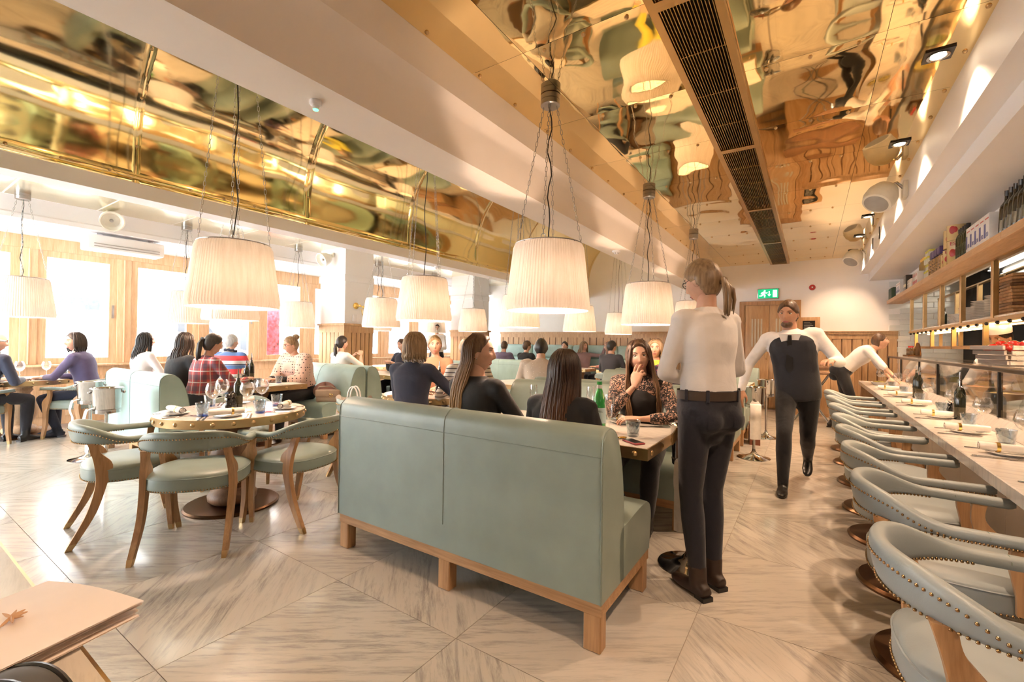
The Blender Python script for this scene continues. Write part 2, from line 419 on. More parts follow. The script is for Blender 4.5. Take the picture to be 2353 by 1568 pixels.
# ---- wainscot on the back wall
def dado(x0, x1, y, top=1.53, nb=6, host=bw, face=-1, z0=0.0):
    # framed bay of vertical boards on a wall facing -Y
    f = -1
    MB().box((x0, y-.05, top-.02), (x1, y, top+.02)).box((x0, y-.062, top+.02), (x1, y, top+.035)).build('dado_cap', 'oakd', host)
    MB().box((x0, y-.03, top-.11), (x1, y, top-.02)).build('dado_rail', 'oakd', host)
    MB().box((x0, y-.034, z0), (x0+.075, y, top-.11)).build('stile', 'oakd', host)
    bwid = (x1-x0-.075)/nb
    for k in range(nb):
        a = x0+.075+bwid*k
        MB().box((a+.012, y-.022, z0), (a+bwid-.012, y, top-.11)).build('board', 'oakd', host)
    MB().box((x0, y-.006, z0), (x1, y, top-.1)).build('backing', 'ped', host)
for x0 in (-7.35, -6.2, -5.05, -3.9): dado(x0, x0+1.15, D)
dado(-2.75, -1.45, D, nb=6)
for x0 in (-.28, .26, .80): dado(x0, x0+(.54 if x0 < .8 else .50), D, nb=3)
# far cabinet with ledge under the dado right of the door
cb = thing('sideboard', 'oak sideboard with dark ledge against back wall right of the door', 'cabinet', (.1, 9.85, 0))
MB().box((-.5, 0, 0), (.55, .56, .86)).build('body', 'oakd', cb); MB().rbox((-.53, -.03, .86), (.58, .575, .90), .006).build('top', 'ped', cb)
for k in range(3):
    d_ = MB().rbox((-.48+.345*k, -.02, .06), (-.15+.345*k, 0, .83), .004).build('door', 'oakd', cb)
    MB().rbox((-.36+.345*k, -.035, .765), (-.27+.345*k, -.02, .785), .003).build('handle', 'black', d_)
# double door
dr = struct(MB().box((-1.14, D-.05, 0), (-.26, D-.012, 2.1)).build('door_1', 'oakd'))
MB().box((-1.24, D-.07, 0), (-1.14, D, 2.18)).box((-.26, D-.07, 0), (-.16, D, 2.18)).box((-1.14, D-.07, 2.10), (-.26, D, 2.18)).build('door_frame', 'oak', dr)
for s, x0 in ((0, -1.125), (1, -.695)):
    lf = MB().rbox((x0, D-.075, .02), (x0+.425, D-.05, 2.09), .004).build('door_leaf', 'oakd', dr)
    for k in range(4): MB().box((x0+.11+.055*k, D-.085, 1.25), (x0+.14+.055*k, D-.07, 1.82)).build('pane', plain('frosted_slot', (.62, .55, .42), .2) if (s, k) == (0, 0) else bpy.data.materials['frosted_slot'], lf)
    MB().tube([(x0+(.38 if s == 0 else .045), D-.085, 1.0), (x0+(.38 if s == 0 else .045), D-.11, 1.02), (x0+(.38 if s == 0 else .045), D-.11, 1.2), (x0+(.38 if s == 0 else .045), D-.085, 1.22)], .008).build('handle', 'brasss', lf)
# ================================================================ WINDOW SIDE
sw = struct(MB().box((XW-.06, YB, 0), (XW+.04, D, .83)).build('wall_left', 'oakl'))
for k in range(9):
    y = -.3+1.03*k
    MB().rbox((XW+.04, y+.08, .12), (XW+.058, y+.5, .68), .006).build('panel', 'oakl', sw); MB().rbox((XW+.04, y+.56, .12), (XW+.058, y+.98, .68), .006).build('panel', 'oakl', sw)
struct(MB().box((XW-.1, YB, 2.47), (XW+.04, D, 2.66)).build('trim_5', 'oakl'))
struct(MB().rbox((XW-.12, YB, .83), (XW+.14, D, .86), .006).build('trim_6', 'oakl'))
for n, k in enumerate(range(-3, 9)):
    y0 = 1.627+1.03*k; y1 = y0+.68
    fr = struct(MB().box((XW-.03, y0-.09, .86), (XW+.03, y0, 2.47)).box((XW-.03, y1, .86), (XW+.03, y1+.09, 2.47)).box((XW-.03, y0, 2.38), (XW+.03, y1, 2.47)).box((XW-.03, y0, .86), (XW+.03, y1, .95)).build('window_%d' % (n+1), 'oakl'))
    MB().box((XW-.008, y0-.004, .94), (XW-.002, y1+.004, 2.39)).build('pane', 'pane', fr)
    if k in (0, 2, 5): MB().rbox((XW+.03, y1+.03, 1.55), (XW+.045, y1+.06, 1.75), .004).build('bolt', 'steel', fr)
    p = struct(MB().rbox((XW-.06, y1+.09, .86), (XW+.055, y0+1.03-.09, 2.47), .008).build('trim_%d' % (n+7), 'oakl'))
    MB().tube([(XW+.06, y1+.175, .87), (XW+.06, y1+.175, 2.46)], .012, 6).build('bead', 'oakl', p)
# mirrored shop lettering on the glass
def text(s, size, loc, rot, mat, name, parent=None, ext=.001, align='CENTER'):
    cu = bpy.data.curves.new(name, 'FONT'); cu.body = s; cu.size = size; cu.align_x = align; cu.extrude = ext; cu.resolution_u = 3
    t = bpy.data.objects.new('tmp', cu); COL.objects.link(t)
    me = bpy.data.meshes.new_from_object(t.evaluated_get(bpy.context.evaluated_depsgraph_get())); bpy.data.objects.remove(t)
    me.materials.clear(); me.materials.append(M[mat] if isinstance(mat, str) else mat)
    o = bpy.data.objects.new(name, me); COL.objects.link(o); o.location = loc; o.rotation_euler = rot; o.parent = parent; return o
text('SAN', .26, (XW-.03, 1.95, 1.74), (PI/2, 0, -PI/2), plain('white_vinyl', (.88, .88, .88), .5), 'lettering', bpy.data.objects['window_4'])
# pillars
def pillar(n, x0, x1, y0, y1):
    p = struct(MB().box((x0, y0, 0), (x1, y1, ZW)).build('trim_%d' % n, 'white'))
    MB().rbox((x0-.02, y0-.02, 2.30), (x1+.012, y1+.012, 2.42), .006).build('band', 'white', p)
    MB().rbox((x0-.02, y0-.05, 1.52), (x1+.05, y1+.05, 1.56), .006).build('dado_cap', 'oakd', p)
    MB().box((x0, y0-.008, 0), (x1, y0, 1.52)).box((x1, y0, 0), (x1+.008, y1, 1.52)).build('backing', 'ped', p)
    MB().box((x0, y0-.03, 1.40), (x1+.03, y0, 1.52)).box((x1, y0, 1.40), (x1+.03, y1, 1.52)).build('dado_rail', 'oakd', p)
    MB().box((x1-.03, y0-.034, 0), (x1+.034, y0+.04, 1.40)).build('stile', 'oakd', p)
    for k in range(6):
        a = x0+(x1-x0-.03)/6*k; MB().box((a+.008, y0-.022, 0), (a+(x1-x0-.03)/6-.008, y0, 1.40)).build('board', 'oakd', p)
        b = y0+.04+(y1-y0-.04)/6*k; MB().box((x1, b+.008, 0), (x1+.022, b+(y1-y0-.04)/6-.008, 1.40)).build('board', 'oakd', p)
    return p
p1 = pillar(30, -7.49, -6.77, 4.9, 5.5)
pillar(31, -7.49, -6.77, 8.5, 9.1)
def sconce(loc, lab):
    t = thing('wall_lamp', lab, 'wall lamp', loc)
    MB().lathe([(.0, .03), (.03, .025), (.055, .01), (.058, 0)], 20).xf(Matrix.Rotation(PI/2, 4, 'Y')).build('rose', 'gold', t)
    MB().tube([(.02, 0, 0), (.09, .02, 0), (.11, .07, -.02)], .01).ball((.09, .02, 0), .022).ball((.11, .08, -.02), .025).build('arm', 'gold', t)
    MB().tube([(.11, .04+.05*(1-math.cos(PI*k/12)), -.03-.13*math.sin(PI*k/12)-.02) for k in range(13)], .006, 6).build('hoop', 'gold', t)
    return t
sconce((-6.76, 5.12, 1.88), 'brass swing-arm wall lamp with hoop on the white pillar by the window seats')
sconce((-6.76, 8.72, 1.88), 'small brass wall lamp with hoop on the farther white pillar')
tag(MB().rbox((-6.768, 5.06, 1.60), (-6.758, 5.14, 1.72), .003).build('switch_plate', 'white'), 'pale blank switch plate below the wall lamp on the pillar', 'switch')
# ---- outdoors: street, pavement, pale facades, van, banner
struct(MB().box((-40, -25, -.2), (XW-.06, 40, -.16)).build('ground_street', plain('asphalt', (.42, .42, .42), .9, scale=.7)))
struct(MB().rbox((-11.2, -25, -.16), (XW-.06, 40, -.05), .02).build('ground_pavement', plain('pavement', (.62, .61, .59), .8, scale=1.5)))
shopglass = plain('dark_shop_glass', (.012, .014, .018), .5); stone = plain('pale_stone', (.78, .75, .71), .8, scale=.6); frm = plain('shop_frame', (.30, .31, .33), .5)
def house(y0, y1, col, lab, sh):
    t = thing('town_house', lab, 'building', (-18, y0, -.16)); w = y1-y0
    mt = plain('facade_'+sh, col, .8, scale=.5)
    MB().box((-3, 0, 0), (0, w, 11)).build('wall', mt, t)
    MB().box((0, 0, 3.55), (.25, w, 3.85)).build('cornice', 'white', t)
    n = max(2, int(w/2.2))
    for k in range(n):
        a = w*(k+.2)/n; b = w*(k+.8)/n
        sf = MB().rbox((-.02, a-.1, .5), (.06, b+.1, 3.2), .02).build('shop_window', frm, t); MB().box((.06, a, .6), (.075, b, 3.1)).build('pane', shopglass, sf)
        for z in (4.6, 7.6):
            f = MB().rbox((-.02, a+.1, z), (.06, b-.1, z+2.0), .02).build('window', 'white', t); MB().box((.06, a+.18, z+.1), (.07, b-.18, z+1.9)).build('pane', shopglass, f)
house(-14, -2, (.70, .62, .54), 'tan brick town house across the street, leftmost', 'a')
house(-2, 8, (.82, .80, .77), 'pale stone town house straight across the street', 'b')
house(8, 19, (.62, .55, .50), 'brown town house across the street behind the pillar', 'c')
house(19, 34, (.74, .72, .70), 'grey town house at the far end of the street', 'd')
def van(loc, rz, lab, col, nm):
    t = thing('van', lab, 'van', loc, rz)
    pr_ = [(-2.4, .35), (2.3, .35), (2.4, .6), (2.35, 1.05), (1.75, 1.2), (1.2, 1.95), (1.0, 2.0), (-2.35, 2.0), (-2.42, 1.6)]
    MB().prism(pr_, -.9, .9, 0).build('body', plain(nm, col, .3), t, 25)
    MB().prism([(1.1, 1.2), (1.62, 1.2), (1.16, 1.85), (.5, 1.85), (.5, 1.2)], -.92, .92, 0).build('side_window', shopglass, t)
    for x in (-1, 1):
        for y in (-1.5, 1.5): MB().lathe([(.1, -.1), (.34, -.1), (.34, .1), (.1, .1)], 20).xf(Matrix.Translation((x*.8, y, .34)) @ Matrix.Rotation(PI/2, 4, 'Y')).build('wheel', 'black', t)
van((-14.6, 4.4, -.16), 0, 'white delivery van parked across the street', (.80, .80, .80), 'van_white')
van((-14.8, 10.5, -.16), 0, 'silver van parked farther along the street', (.60, .64, .70), 'van_silver')
bn = thing('banner', 'red patterned banner standing on the pavement outside the window', 'banner', (-10.3, 5.55, -.05))
MB().lathe([(.16, 0), (.16, .03), (.02, .05), (.02, 2.2)], 12).build('stand', 'steel', bn)
MB().rbox((-.02, -.14, .9), (.02, .14, 2.1), .004).build('cloth', plain('red_cloth', (.62, .03, .05), .7, var=.5, scale=14), bn)
tag(MB().rbox((-10.6, 5.75, -.05), (-10.5, 6.5, 2.3), .01).build('sign_board', plain('grey_board', (.25, .27, .3), .5)), 'dark grey upright board outside beside the red banner', 'board')
# ---- fittings on the window bulkhead
def cone_speaker(loc, lab, rz=0):
    t = thing('speaker', lab, 'speaker', loc, rz)
    mt = plain('speaker_ivory', (.80, .77, .68), .4) if 'speaker_ivory' not in bpy.data.materials else bpy.data.materials['speaker_ivory']
    R = Matrix.Rotation(math.radians(115), 4, 'Y')
    MB().lathe([(.0, -.13), (.06, -.12), (.10, -.06), (.125, .03), (.13, .07), (.118, .07), (.09, .02), (.0, .01)], 24).xf(R).build('shell', mt, t)
    MB().ball((0, 0, .03), .022).xf(R).build('cone', 'steel', t)
    MB().tube([(-.15, 0, .1), (-.08, 0, .1), (-.05, 0, .04)], .012).box((-.17, -.04, .06), (-.15, .04, .14)).build('bracket', mt, t)
cone_speaker((-7.58, 1.95, 2.78), 'ivory wall speaker with round open mouth above the air heater')
cone_speaker((-7.12, 4.72, 2.68), 'ivory speaker mounted on the white pillar', -PI/2)
ac = thing('air_heater', 'long white louvred air heater under the window soffit', 'heater', (-7.98, 1.9, 2.42))
MB().rbox((-.16, -.12, .0), (.16, .72, .19), .02).build('casing', 'white', ac)
for k in range(2): MB().box((.155, -.05, .03+.035*k), (.165, .66, .042+.035*k)).build('louvre', 'steel', ac)
MB().box((-.05, .0, .19), (.05, .06, .225)).box((-.05, .55, .19), (.05, .61, .225)).build('bracket', 'white', ac)
# smoke heads / sensors under the beams
def sensor(loc, lab, r=.05, green=False):
    t = thing('smoke_detector' if not green else 'ceiling_sensor', lab, 'detector', loc)
    MB().lathe([(0, -.045), (r*.5, -.042), (r*.62, -.025), (r, -.02), (r, 0)], 20).build('case', 'white', t)
    if green: MB().lathe([(0, -.05), (.012, -.046), (.014, -.04)], 10).build('led', emit('green_led', (.1, 1, .3), 3), t)
    else:
        for k in range(6): MB().box((-.004, r*.5, -.038), (.004, r*.6, -.03)).xf(Matrix.Rotation(k*PI/3, 4, 'Z')).build('vent', 'black', t)
sensor((-2.02, 1.28, 2.42), 'small round sensor with green light under the cream beam', .028, True)
sensor((-2.02, 5.35, 2.42), 'round white smoke detector under the cream beam')
sensor((-4.79, 5.1, 2.42), 'small white smoke detector under the window-side beam, nearer one', .05)
sensor((-4.79, 6.4, 2.42), 'small white smoke detector under the window-side beam, farther one', .03)
# ---- right bulkhead: speakers and slots, square downlights in the brass ceiling
def eye_speaker(loc, sc, lab):
    t = thing('speaker', lab, 'speaker', loc); t.scale = (sc,)*3
    mt = bpy.data.materials['speaker_ivory']
    R = Matrix.Rotation(math.radians(150), 4, 'X') @ Matrix.Rotation(math.radians(-25), 4, 'Y')
    MB().lathe([(0, -.15), (.05, -.145), (.10, -.11), (.13, -.04), (.135, .03), (.12, .085), (.11, .09)], 28).xf(R).build('shell', mt, t)
    MB().lathe([(.112, .085), (.08, .10), (0, .105)], 28).xf(R).build('mesh_front', plain('speaker_mesh', (.35, .34, .32), .6) if 'speaker_mesh' not in bpy.data.materials else bpy.data.materials['speaker_mesh'], t)
    MB().tube([(.06, 0, .1), (.12, 0, .12), (.17, 0, .06)], .014).build('arm', 'chrome', t); MB().rbox((.16, -.06, -.04), (.195, .06, .12), .006).build('mount', mt, t)
eye_speaker((.555, 5.6, 2.72), 1.0, 'large white eyeball speaker on the bulkhead, the nearer one')
eye_speaker((.575, 9.3, 2.74), 1.0, 'white eyeball speaker on the bulkhead by the back wall')
for k, y in enumerate((3.5, 4.85, 6.1, 7.33, 8.55, 9.8)):
    t = thing('downlight', 'square recessed ceiling spotlight above the counter, %s from the camera' % ordw(k), 'downlight', (.60, y, CZ), group='square downlights above the counter')
    MB().box((-.065, -.065, -.006), (.065, .065, .002)).build('plate', 'black', t)
    MB().lathe([(.045, -.004), (.052, -.012), (.04, -.008)], 24).build('ring', 'chrome', t)
    MB().lathe([(0, -.010), (.036, -.009)], 20).build('lens', bpy.data.materials['spot_lens'] if 'spot_lens' in bpy.data.materials else emit('spot_lens', (1, .8, .55), 25), t)
    spot((.60, y, CZ-.03), (.35, y, 0), 230 if k < 5 else 170, 112, blend=.75)
for k, y in enumerate((1.2, -.6)): spot((.60, y, CZ-.03), (.4, y, 0), 230, 112, blend=.75)  # extra spots without fixtures, added to light the near end of the room
for k in range(2): tag(MB().box((.74, 7.6+.75*k, 2.70), (.75, 7.64+.75*k, 2.86)).build('slot_vent', 'black'), 'thin black slot in the white bulkhead, %s of two' % ('nearer', 'farther')[k], 'vent')
# ---- exit sign, alarm, notice board
ex = thing('exit_sign', 'green emergency exit sign with running figure over the door', 'sign', (-.725, D-.03, 2.33))
MB().rbox((-.19, -.02, -.105), (.19, .03, .105), .006).build('case', 'steel', ex)
MB().box((-.178, -.024, -.093), (.178, -.019, .093)).build('face', emit('exit_green', (.0, .30, .12), 1.1), ex)
ew = emit('exit_white', (.9, 1, .95), 1.4)
def flat(m, pts): return m.prism(pts, -.030, -.024, 1)
a = MB(); a.lathe([(0, -.003), (.016, -.003), (.016, .003), (0, .003)], 14).xf(Matrix.Translation((-.06, -.027, .058)) @ Matrix.Rotation(PI/2, 4, 'X'))
for p, q, r in (((-.068, .035), (-.088, -.012), .016), ((-.07, .03), (-.035, .012), .008), ((-.035, .012), (-.015, .022), .008), ((-.072, .032), (-.105, .025), .008), ((-.105, .025), (-.125, .0), .008), ((-.088, -.012), (-.055, -.03), .011), ((-.055, -.03), (-.06, -.066), .010), ((-.09, -.012), (-.115, -.04), .011), ((-.115, -.04), (-.15, -.042), .010)):
    d_ = (Vector(q)-Vector(p)); n_ = Vector((-d_.y, d_.x)).normalized()*r; d_ = d_.normalized()*r*.5
    flat(a, [tuple(Vector(p)-d_+n_), tuple(Vector(p)-d_-n_), tuple(Vector(q)+d_-n_), tuple(Vector(q)+d_+n_)])
a.build('running_figure', ew, ex)
flat(flat(MB(), [(.012, .05), (.012, -.02), (.028, -.02), (.028, .05)]), [(-.01, -.015), (.02, -.055), (.05, -.015)]).build('arrow', ew, ex)
flat(MB(), [(.085, .07), (.085, -.07), (.155, -.07), (.155, .07)]).build('door_symbol', ew, ex)
al = thing('fire_alarm', 'round red fire alarm on the white back wall', 'alarm', (.02, D, 2.42))
red = plain('alarm_red', (.45, .02, .015), .3)
MB().lathe([(0, .05), (.03, .045), (.05, .03), (.056, 0)], 24).xf(Matrix.Rotation(PI/2, 4, 'X')).build('body', red, al); MB().ball((0, -.05, 0), .014).build('lens', 'china', al)
nb = thing('menu_board', 'oak framed dark notice board with chalk writing on the back wall', 'board', (-.03, D, 1.66))
MB().rbox((-.14, -.02, -.18), (.18, 0, .18), .004).build('frame', 'oakd', nb); MB().box((-.10, -.024, -.11), (.10, -.019, .11)).build('slate', 'black', nb)
chalk = plain('chalk', (.6, .58, .52), .9)
for k in range(6): MB().box((-.08, -.027, .075-.03*k), (.02+.05*((k*7) % 3)/2, -.024, .082-.03*k)).build('chalk_line', chalk, nb)
# ================================================================ PENDANT LAMPS
def chain(a, b, pitch=.033):
    a, b = Vector(a), Vector(b); d = (b-a); n = max(2, int(d.length/pitch)); m = MB(); q = d.to_track_quat('Z', 'Y').to_matrix().to_4x4()
    ring = [(.0068*math.cos(t), 0, (.0115 if math.sin(t) > 0 else -.0115)+.0068*math.sin(t)) for t in [2*PI*i/10 for i in range(10)]]
    for i in range(n):
        s = len(m.v); m.tube(ring, .0019, 4, closed=True)
        m.xf(Matrix.Translation(a+d*(i+.5)/n) @ q @ Matrix.Rotation(PI/2*(i % 2), 4, 'Z'), s)
    return m
def pendant(zc, sc=1.0):
    zt, zb, rt_, rb = 1.93, 1.475, .235*sc, .292*sc
    t = thing('pendant_lamp', 'x', 'lamp', (0, 0, 0), group='pleated cord pendant lamps')
    MB().lathe([(.050, zc-.075), (.062, zc-.072), (.066, zc-.068), (.066, zc-.036), (.061, zc-.035), (.066, zc-.033), (.066, zc)], 24).build('canopy', 'steel', t)
    K = 352
    def fn(u, w):
        a = 2*PI*u; seam = min(abs((u*5 % 1)-.5), .5)
        r = (rb+(rt_-rb)*w) + .0034*math.cos(K/4*a) + .006*math.sin(2*a+.5)*(1-w) - (.004 if seam < .02 else 0)
        e = min(1, w*14) if w < .08 else (min(1, (1-w)*14) if w > .92 else 1)
        r -= .012*(1-e)
        return (r*math.cos(a), r*math.sin(a), zb+(zt-zb)*w)
    sh = MB().grid(fn, K, 14, cu=True).build('shade', 'shade', t, 180)
    MB().tube([(rt_*.97*math.cos(2*PI*i/32), rt_*.97*math.sin(2*PI*i/32), zt-.004) for i in range(32)], .004, 5, closed=True).build('top_ring', 'steel', sh)
    MB().tube([(-rt_, 0, zt-.01), (rt_, 0, zt-.01)], .003, 5).tube([(0, -rt_, zt-.01), (0, rt_, zt-.01)], .003, 5).build('spider', 'steel', sh)
    for k in range(4):
        a = k*PI/2+.6
        chain((.045*math.cos(a), .045*math.sin(a), zc-.075), (rt_*.93*math.cos(a), rt_*.93*math.sin(a), zt+.02)).build('chain', 'steel', t, 180)
        MB().tube([(rt_*.93*math.cos(a)+.014*math.cos(q)*-math.sin(a), rt_*.93*math.sin(a)+.014*math.cos(q)*math.cos(a), zt+.008+.016*math.sin(q)) for q in [2*PI*i/10 for i in range(10)]], .0028, 5, closed=True).build('hook', 'steel', t)
    n = 14
    MB().tube([(.012*math.sin(i*1.3), .012*math.cos(i*1.7), zc-.075+(1.78-zc+.075)*i/n) for i in range(n+1)], .0045, 6).build('cable', 'black', t)
    MB().ball((0, 0, 1.70), .035).lathe([(.016, 1.73), (.02, 1.80), (.0, 1.81)], 12).build('bulb', emit('bulb_glow', (1, .72, .42), 14) if 'bulb_glow' not in bpy.data.materials else bpy.data.materials['bulb_glow'], t)
    return t
pa = pendant(CZ); pv = pendant(VZ+VR-.02); pw = pendant(ZW)
def hang(p, first, x, y, lab, w=22):
    o = p if first else dup(p); o.location = (x, y, 0); o['label'] = lab
    o.rotation_euler = (0, 0, (x*3.1+y*1.7) % 1.4)
    lightpt((x, y, 1.66), w, r=.05)
for k, y in enumerate((2.69, 4.95, 7.22)): hang(pa, k == 0, -1.5, y, 'pleated cord pendant lamp over the booths under the flat brass ceiling, %s' % ordw(k), 85)
for k, y in enumerate((1.56, 3.45, 5.33, 7.3, 9.24)): hang(pv, k == 0, -3.42, y, 'pleated cord pendant lamp hanging from the brass vault, %s' % ordw(k), 85)
for k, y in enumerate((1.17, 2.81, 4.53, 6.3, 8.0)): hang(pw, k == 0, -7.6, y, 'white pendant lamp in the row nearest the windows, %s' % ordw(k), 44)
for k, y in enumerate((2.55, 4.76, 7.07)): hang(pw, False, -5.65, y, 'cream pendant lamp over the window-side booths, %s' % ordw(k), 55)
# ================================================================ SEATING
def post(st):
    m = MB(); v = []; f = []
    for x, y, z, a, b, an in st:
        c, s = math.cos(an), math.sin(an)
        for p, q in ((-a, -b), (a, -b), (a, b), (-a, b)): v.append((x+p*c-q*s, y+p*s+q*c, z))
    k = len(st)
    for j in range(k-1):
        for i in range(4): f.append((j*4+i, j*4+(i+1) % 4, (j+1)*4+(i+1) % 4, (j+1)*4+i))
    f += [(3, 2, 1, 0), tuple((k-1)*4+i for i in range(4))]
    return m.add(v, [q[::-1] for q in f] if st[0][2] > st[-1][2] else f)
def spline(P, n=5):
    out = []
    for i in range(len(P)-1):
        p0, p1, p2, p3 = P[max(i-1, 0)], P[i], P[i+1], P[min(i+2, len(P)-1)]
        for k in range(n):
            t = k/n
            out.append(tuple(.5*((2*b)+(-a+c)*t+(2*a-5*b+4*c-d)*t*t+(-a+3*b-3*c+d)*t**3) for a, b, c, d in zip(p0, p1, p2, p3)))
    return out+[P[-1]]
def urail(s):
    if s < .25: q = s/.25; x, y, a = .262+.006*q, .235-.265*q, 0
    elif s > .75: q = (1-s)/.25; x, y, a = -.262-.006*q, .235-.265*q, PI
    else: a = (s-.25)/.5*PI; x, y = .268*math.cos(a), -.03-.25*math.sin(a)
    b = math.sin(a) if .25 < s < .75 else 0
    b = b*b*(3-2*b)
    return x, y, .622+.038*b, .020+.044*b, a, b
def unorm(s):
    x0, y0 = urail(max(0, s-.004))[:2]; x1, y1 = urail(min(1, s+.004))[:2]
    t = Vector((x1-x0, y1-y0)).normalized(); return Vector((-t.y, t.x))
def rail_mesh(leath):
    def fn(u, w):
        s = u; x, y, z, hh, a, b = urail(s); n = unorm(s); q = 2*PI*w
        e = max(.02, min(1, math.sqrt(min(1, min(s, 1-s)/.022)))); cx, cz = math.cos(q), math.sin(q)
        rx = abs(cx)**.75*(1 if cx > 0 else -1)*(.025+.001*b)*e; rz_ = abs(cz)**.75*(1 if cz > 0 else -1)*hh*(.6+.4*e)
        lean = .16*rz_*b
        return (x+n.x*(rx+lean), y+n.y*(rx+lean), z+rz_)
    m = MB().grid(fn, 84, 16, cv=True); return m
def nails(path, m, r=.0048):
    for p in path: m.ball(p, (r, r, r), 6, 3)
def nail_rows(dens=1.0):
    m = MB(); n = int(108*dens)
    for i in range(n+1):
        s = .012+.976*i/n; x, y, z, hh, a, b = urail(s); no = unorm(s)
        o = .0225+.16*-hh*.85*b
        nails([(x+no.x*o, y+no.y*o, z-hh*.84)], m)
        if .24 < s < .76:
            k = min(1, (min(s, 1-s)-.24)/.10); zz = -hh*.84+hh*1.20*k; o = .0260+.16*zz*b; nails([(x+no.x*o, y+no.y*o, z+zz)], m)
            if i % 1 == 0: o = -.0225+.16*-hh*.85*b; nails([(x+no.x*o, y+no.y*o, z-hh*.84)], m)
    return m
def seat_mesh():
    P = [(.0, .507), (.5, .505), (.8, .497), (.93, .486), (.985, .474), (1.0, .464), (1.002, .43), (.998, .40), (.985, .392), (.90, .388), (0, .388)]
    def plan(a):
        c, s = math.cos(a), math.sin(a); k = (abs(c)**2.6+abs(s)**2.6)**(-1/2.6)
        return c*k*.262, s*k*.250
    def fn(u, w):
        i = w*(len(P)-1); j = min(int(i), len(P)-2); f = i-j; r = P[j][0]+(P[j+1][0]-P[j][0])*f; z = P[j][1]+(P[j+1][1]-P[j][1])*f
        x, y = plan(2*PI*u); return (x*r, y*r, z-.025)
    m = MB().grid(fn, 36, 20, cu=True); m.f = [q[::-1] for q in m.f]
    m.tube([(plan(2*PI*i/48)[0]*.997, plan(2*PI*i/48)[1]*.997, .442) for i in range(48)], .0035, 5, closed=True)
    nl = MB()
    for i in range(110):
        x, y = plan(2*PI*i/110); nails([(x*1.004, y*1.004, .375)], nl)
    return m, nl
RAIL = {}
def upper(t, lea):
    # rail, nails and cushion shared by dining chairs and counter stools
    if lea not in RAIL:
        sm, nl = seat_mesh(); RAIL[lea] = (rail_mesh(lea).mesh('arm_rail', lea, 180), nail_rows().mesh('nail_trim', 'nail', 180), sm.mesh('seat', lea, 60), nl.mesh('seat_nails', 'nail', 180))
    a, b, c, d = RAIL[lea]
    r = inst(a, 'arm_rail', t); tag(inst(b, 'nail_trim', r), kind='stuff'); s = inst(c, 'seat', t); tag(inst(d, 'seat_nails', s), kind='stuff')
    for s_ in (.17, .83):
        sm = MB()
        x, y, z, hh, a_, b_ = urail(s_); no = unorm(s_)
        sm.tube([(x+no.x*math.cos(q)*.0255, y+no.y*math.cos(q)*.0255, z+math.sin(q)*hh*1.0) for q in [PI*i/8 for i in range(9)]], .0016, 4)
        sm.build('seam', 'seam', r)
def make_chair():
    t = thing('dining_chair', 'x', 'chair', group='nailed leather tub chairs')
    upper(t, 'leather')
    for sx in (1, -1):
        rear = spline([(.205, -.205, .61, .017, .024, 0), (.212, -.19, .55, .015, .022, 0), (.222, -.155, .475, .016, .042, 0), (.226, -.165, .36, .016, .026, 0), (.224, -.205, .20, .0155, .022, 0), (.228, -.285, .035, .014, .017, 0)])
        front = spline([(.262, .13, .61, .014, .020, 0), (.258, .125, .54, .014, .020, 0), (.252, .165, .455, .015, .040, 0), (.246, .18, .34, .016, .024, 0), (.238, .19, .18, .0155, .020, 0), (.236, .215, .035, .013, .016, 0)])
        for st, nm in ((rear, 0), (front, 1)):
            st = [(sx*a, b, c, d, e, f) for a, b, c, d, e, f in st]
            lg = post(st).build('leg', 'oak', t, 30)
            x, y, z, a, b, _ = st[-1]; dy = -.018 if nm == 0 else .006
            post([(x, y, z+.001, a+.001, b+.001, 0), (x, y+dy, 0, a-.002, b-.002, 0)]).build('brass_tip', 'brasss', lg, 30)
    return t
chair0 = make_chair(); chair_used = [False]
def chair(x, y, fx, fy, lab, rz=None):
    o = chair0 if not chair_used[0] else dup(chair0); chair_used[0] = True
    o.location = (x, y, 0); o.rotation_euler = (0, 0, rz if rz is not None else math.atan2(fy-y, fx-x)-PI/2); o['label'] = lab
    return o
# counter stools
def make_stool():
    t = thing('counter_stool', 'x', 'stool', group='swivel stools along the marble counter')
    upper(t, 'leather_lamplit')
    for sx in (1, -1):
        rear = [(.205, -.205, .61, .017, .024, 0), (.212, -.19, .55, .015, .022, 0), (.222, -.155, .475, .016, .042, 0), (.226, -.15, .385, .016, .040, 0)]
        front = [(.262, .13, .61, .014, .022, 0), (.258, .125, .54, .014, .022, 0), (.252, .165, .455, .015, .046, 0), (.250, .165, .385, .015, .044, 0)]
        for st in (rear, front): post(spline([(sx*a, b, c, d, e, f) for a, b, c, d, e, f in st])).build('arm_post', 'oak', t, 30)
    MB().lathe([(.0, .03), (.075, .03), (.085, .06), (.06, .10), (.05, .16), (.065, .24), (.10, .33), (.13, .362), (0, .362)], 28).build('pedestal', 'oak', t)
    MB().lathe([(0, 0), (.235, 0), (.238, .012), (.225, .026), (.10, .034), (0, .034)], 40).build('base_disc', 'bronze', t)
    return t
st0 = make_stool()
for k, (y, a) in enumerate(((1.66, .06), (2.40, -.04), (3.12, .03), (3.80, .10), (4.42, -.03), (5.24, .02), (6.08, .0), (6.88, -.02))):
    o = st0 if k == 0 else dup(st0)
    o.location = (.455, y, 0); o.rotation_euler = (0, 0, -PI/2+a)
    o['label'] = 'lamplit sage leather counter stool with brass nails on bronze disc, %s from the camera' % ordw(k)
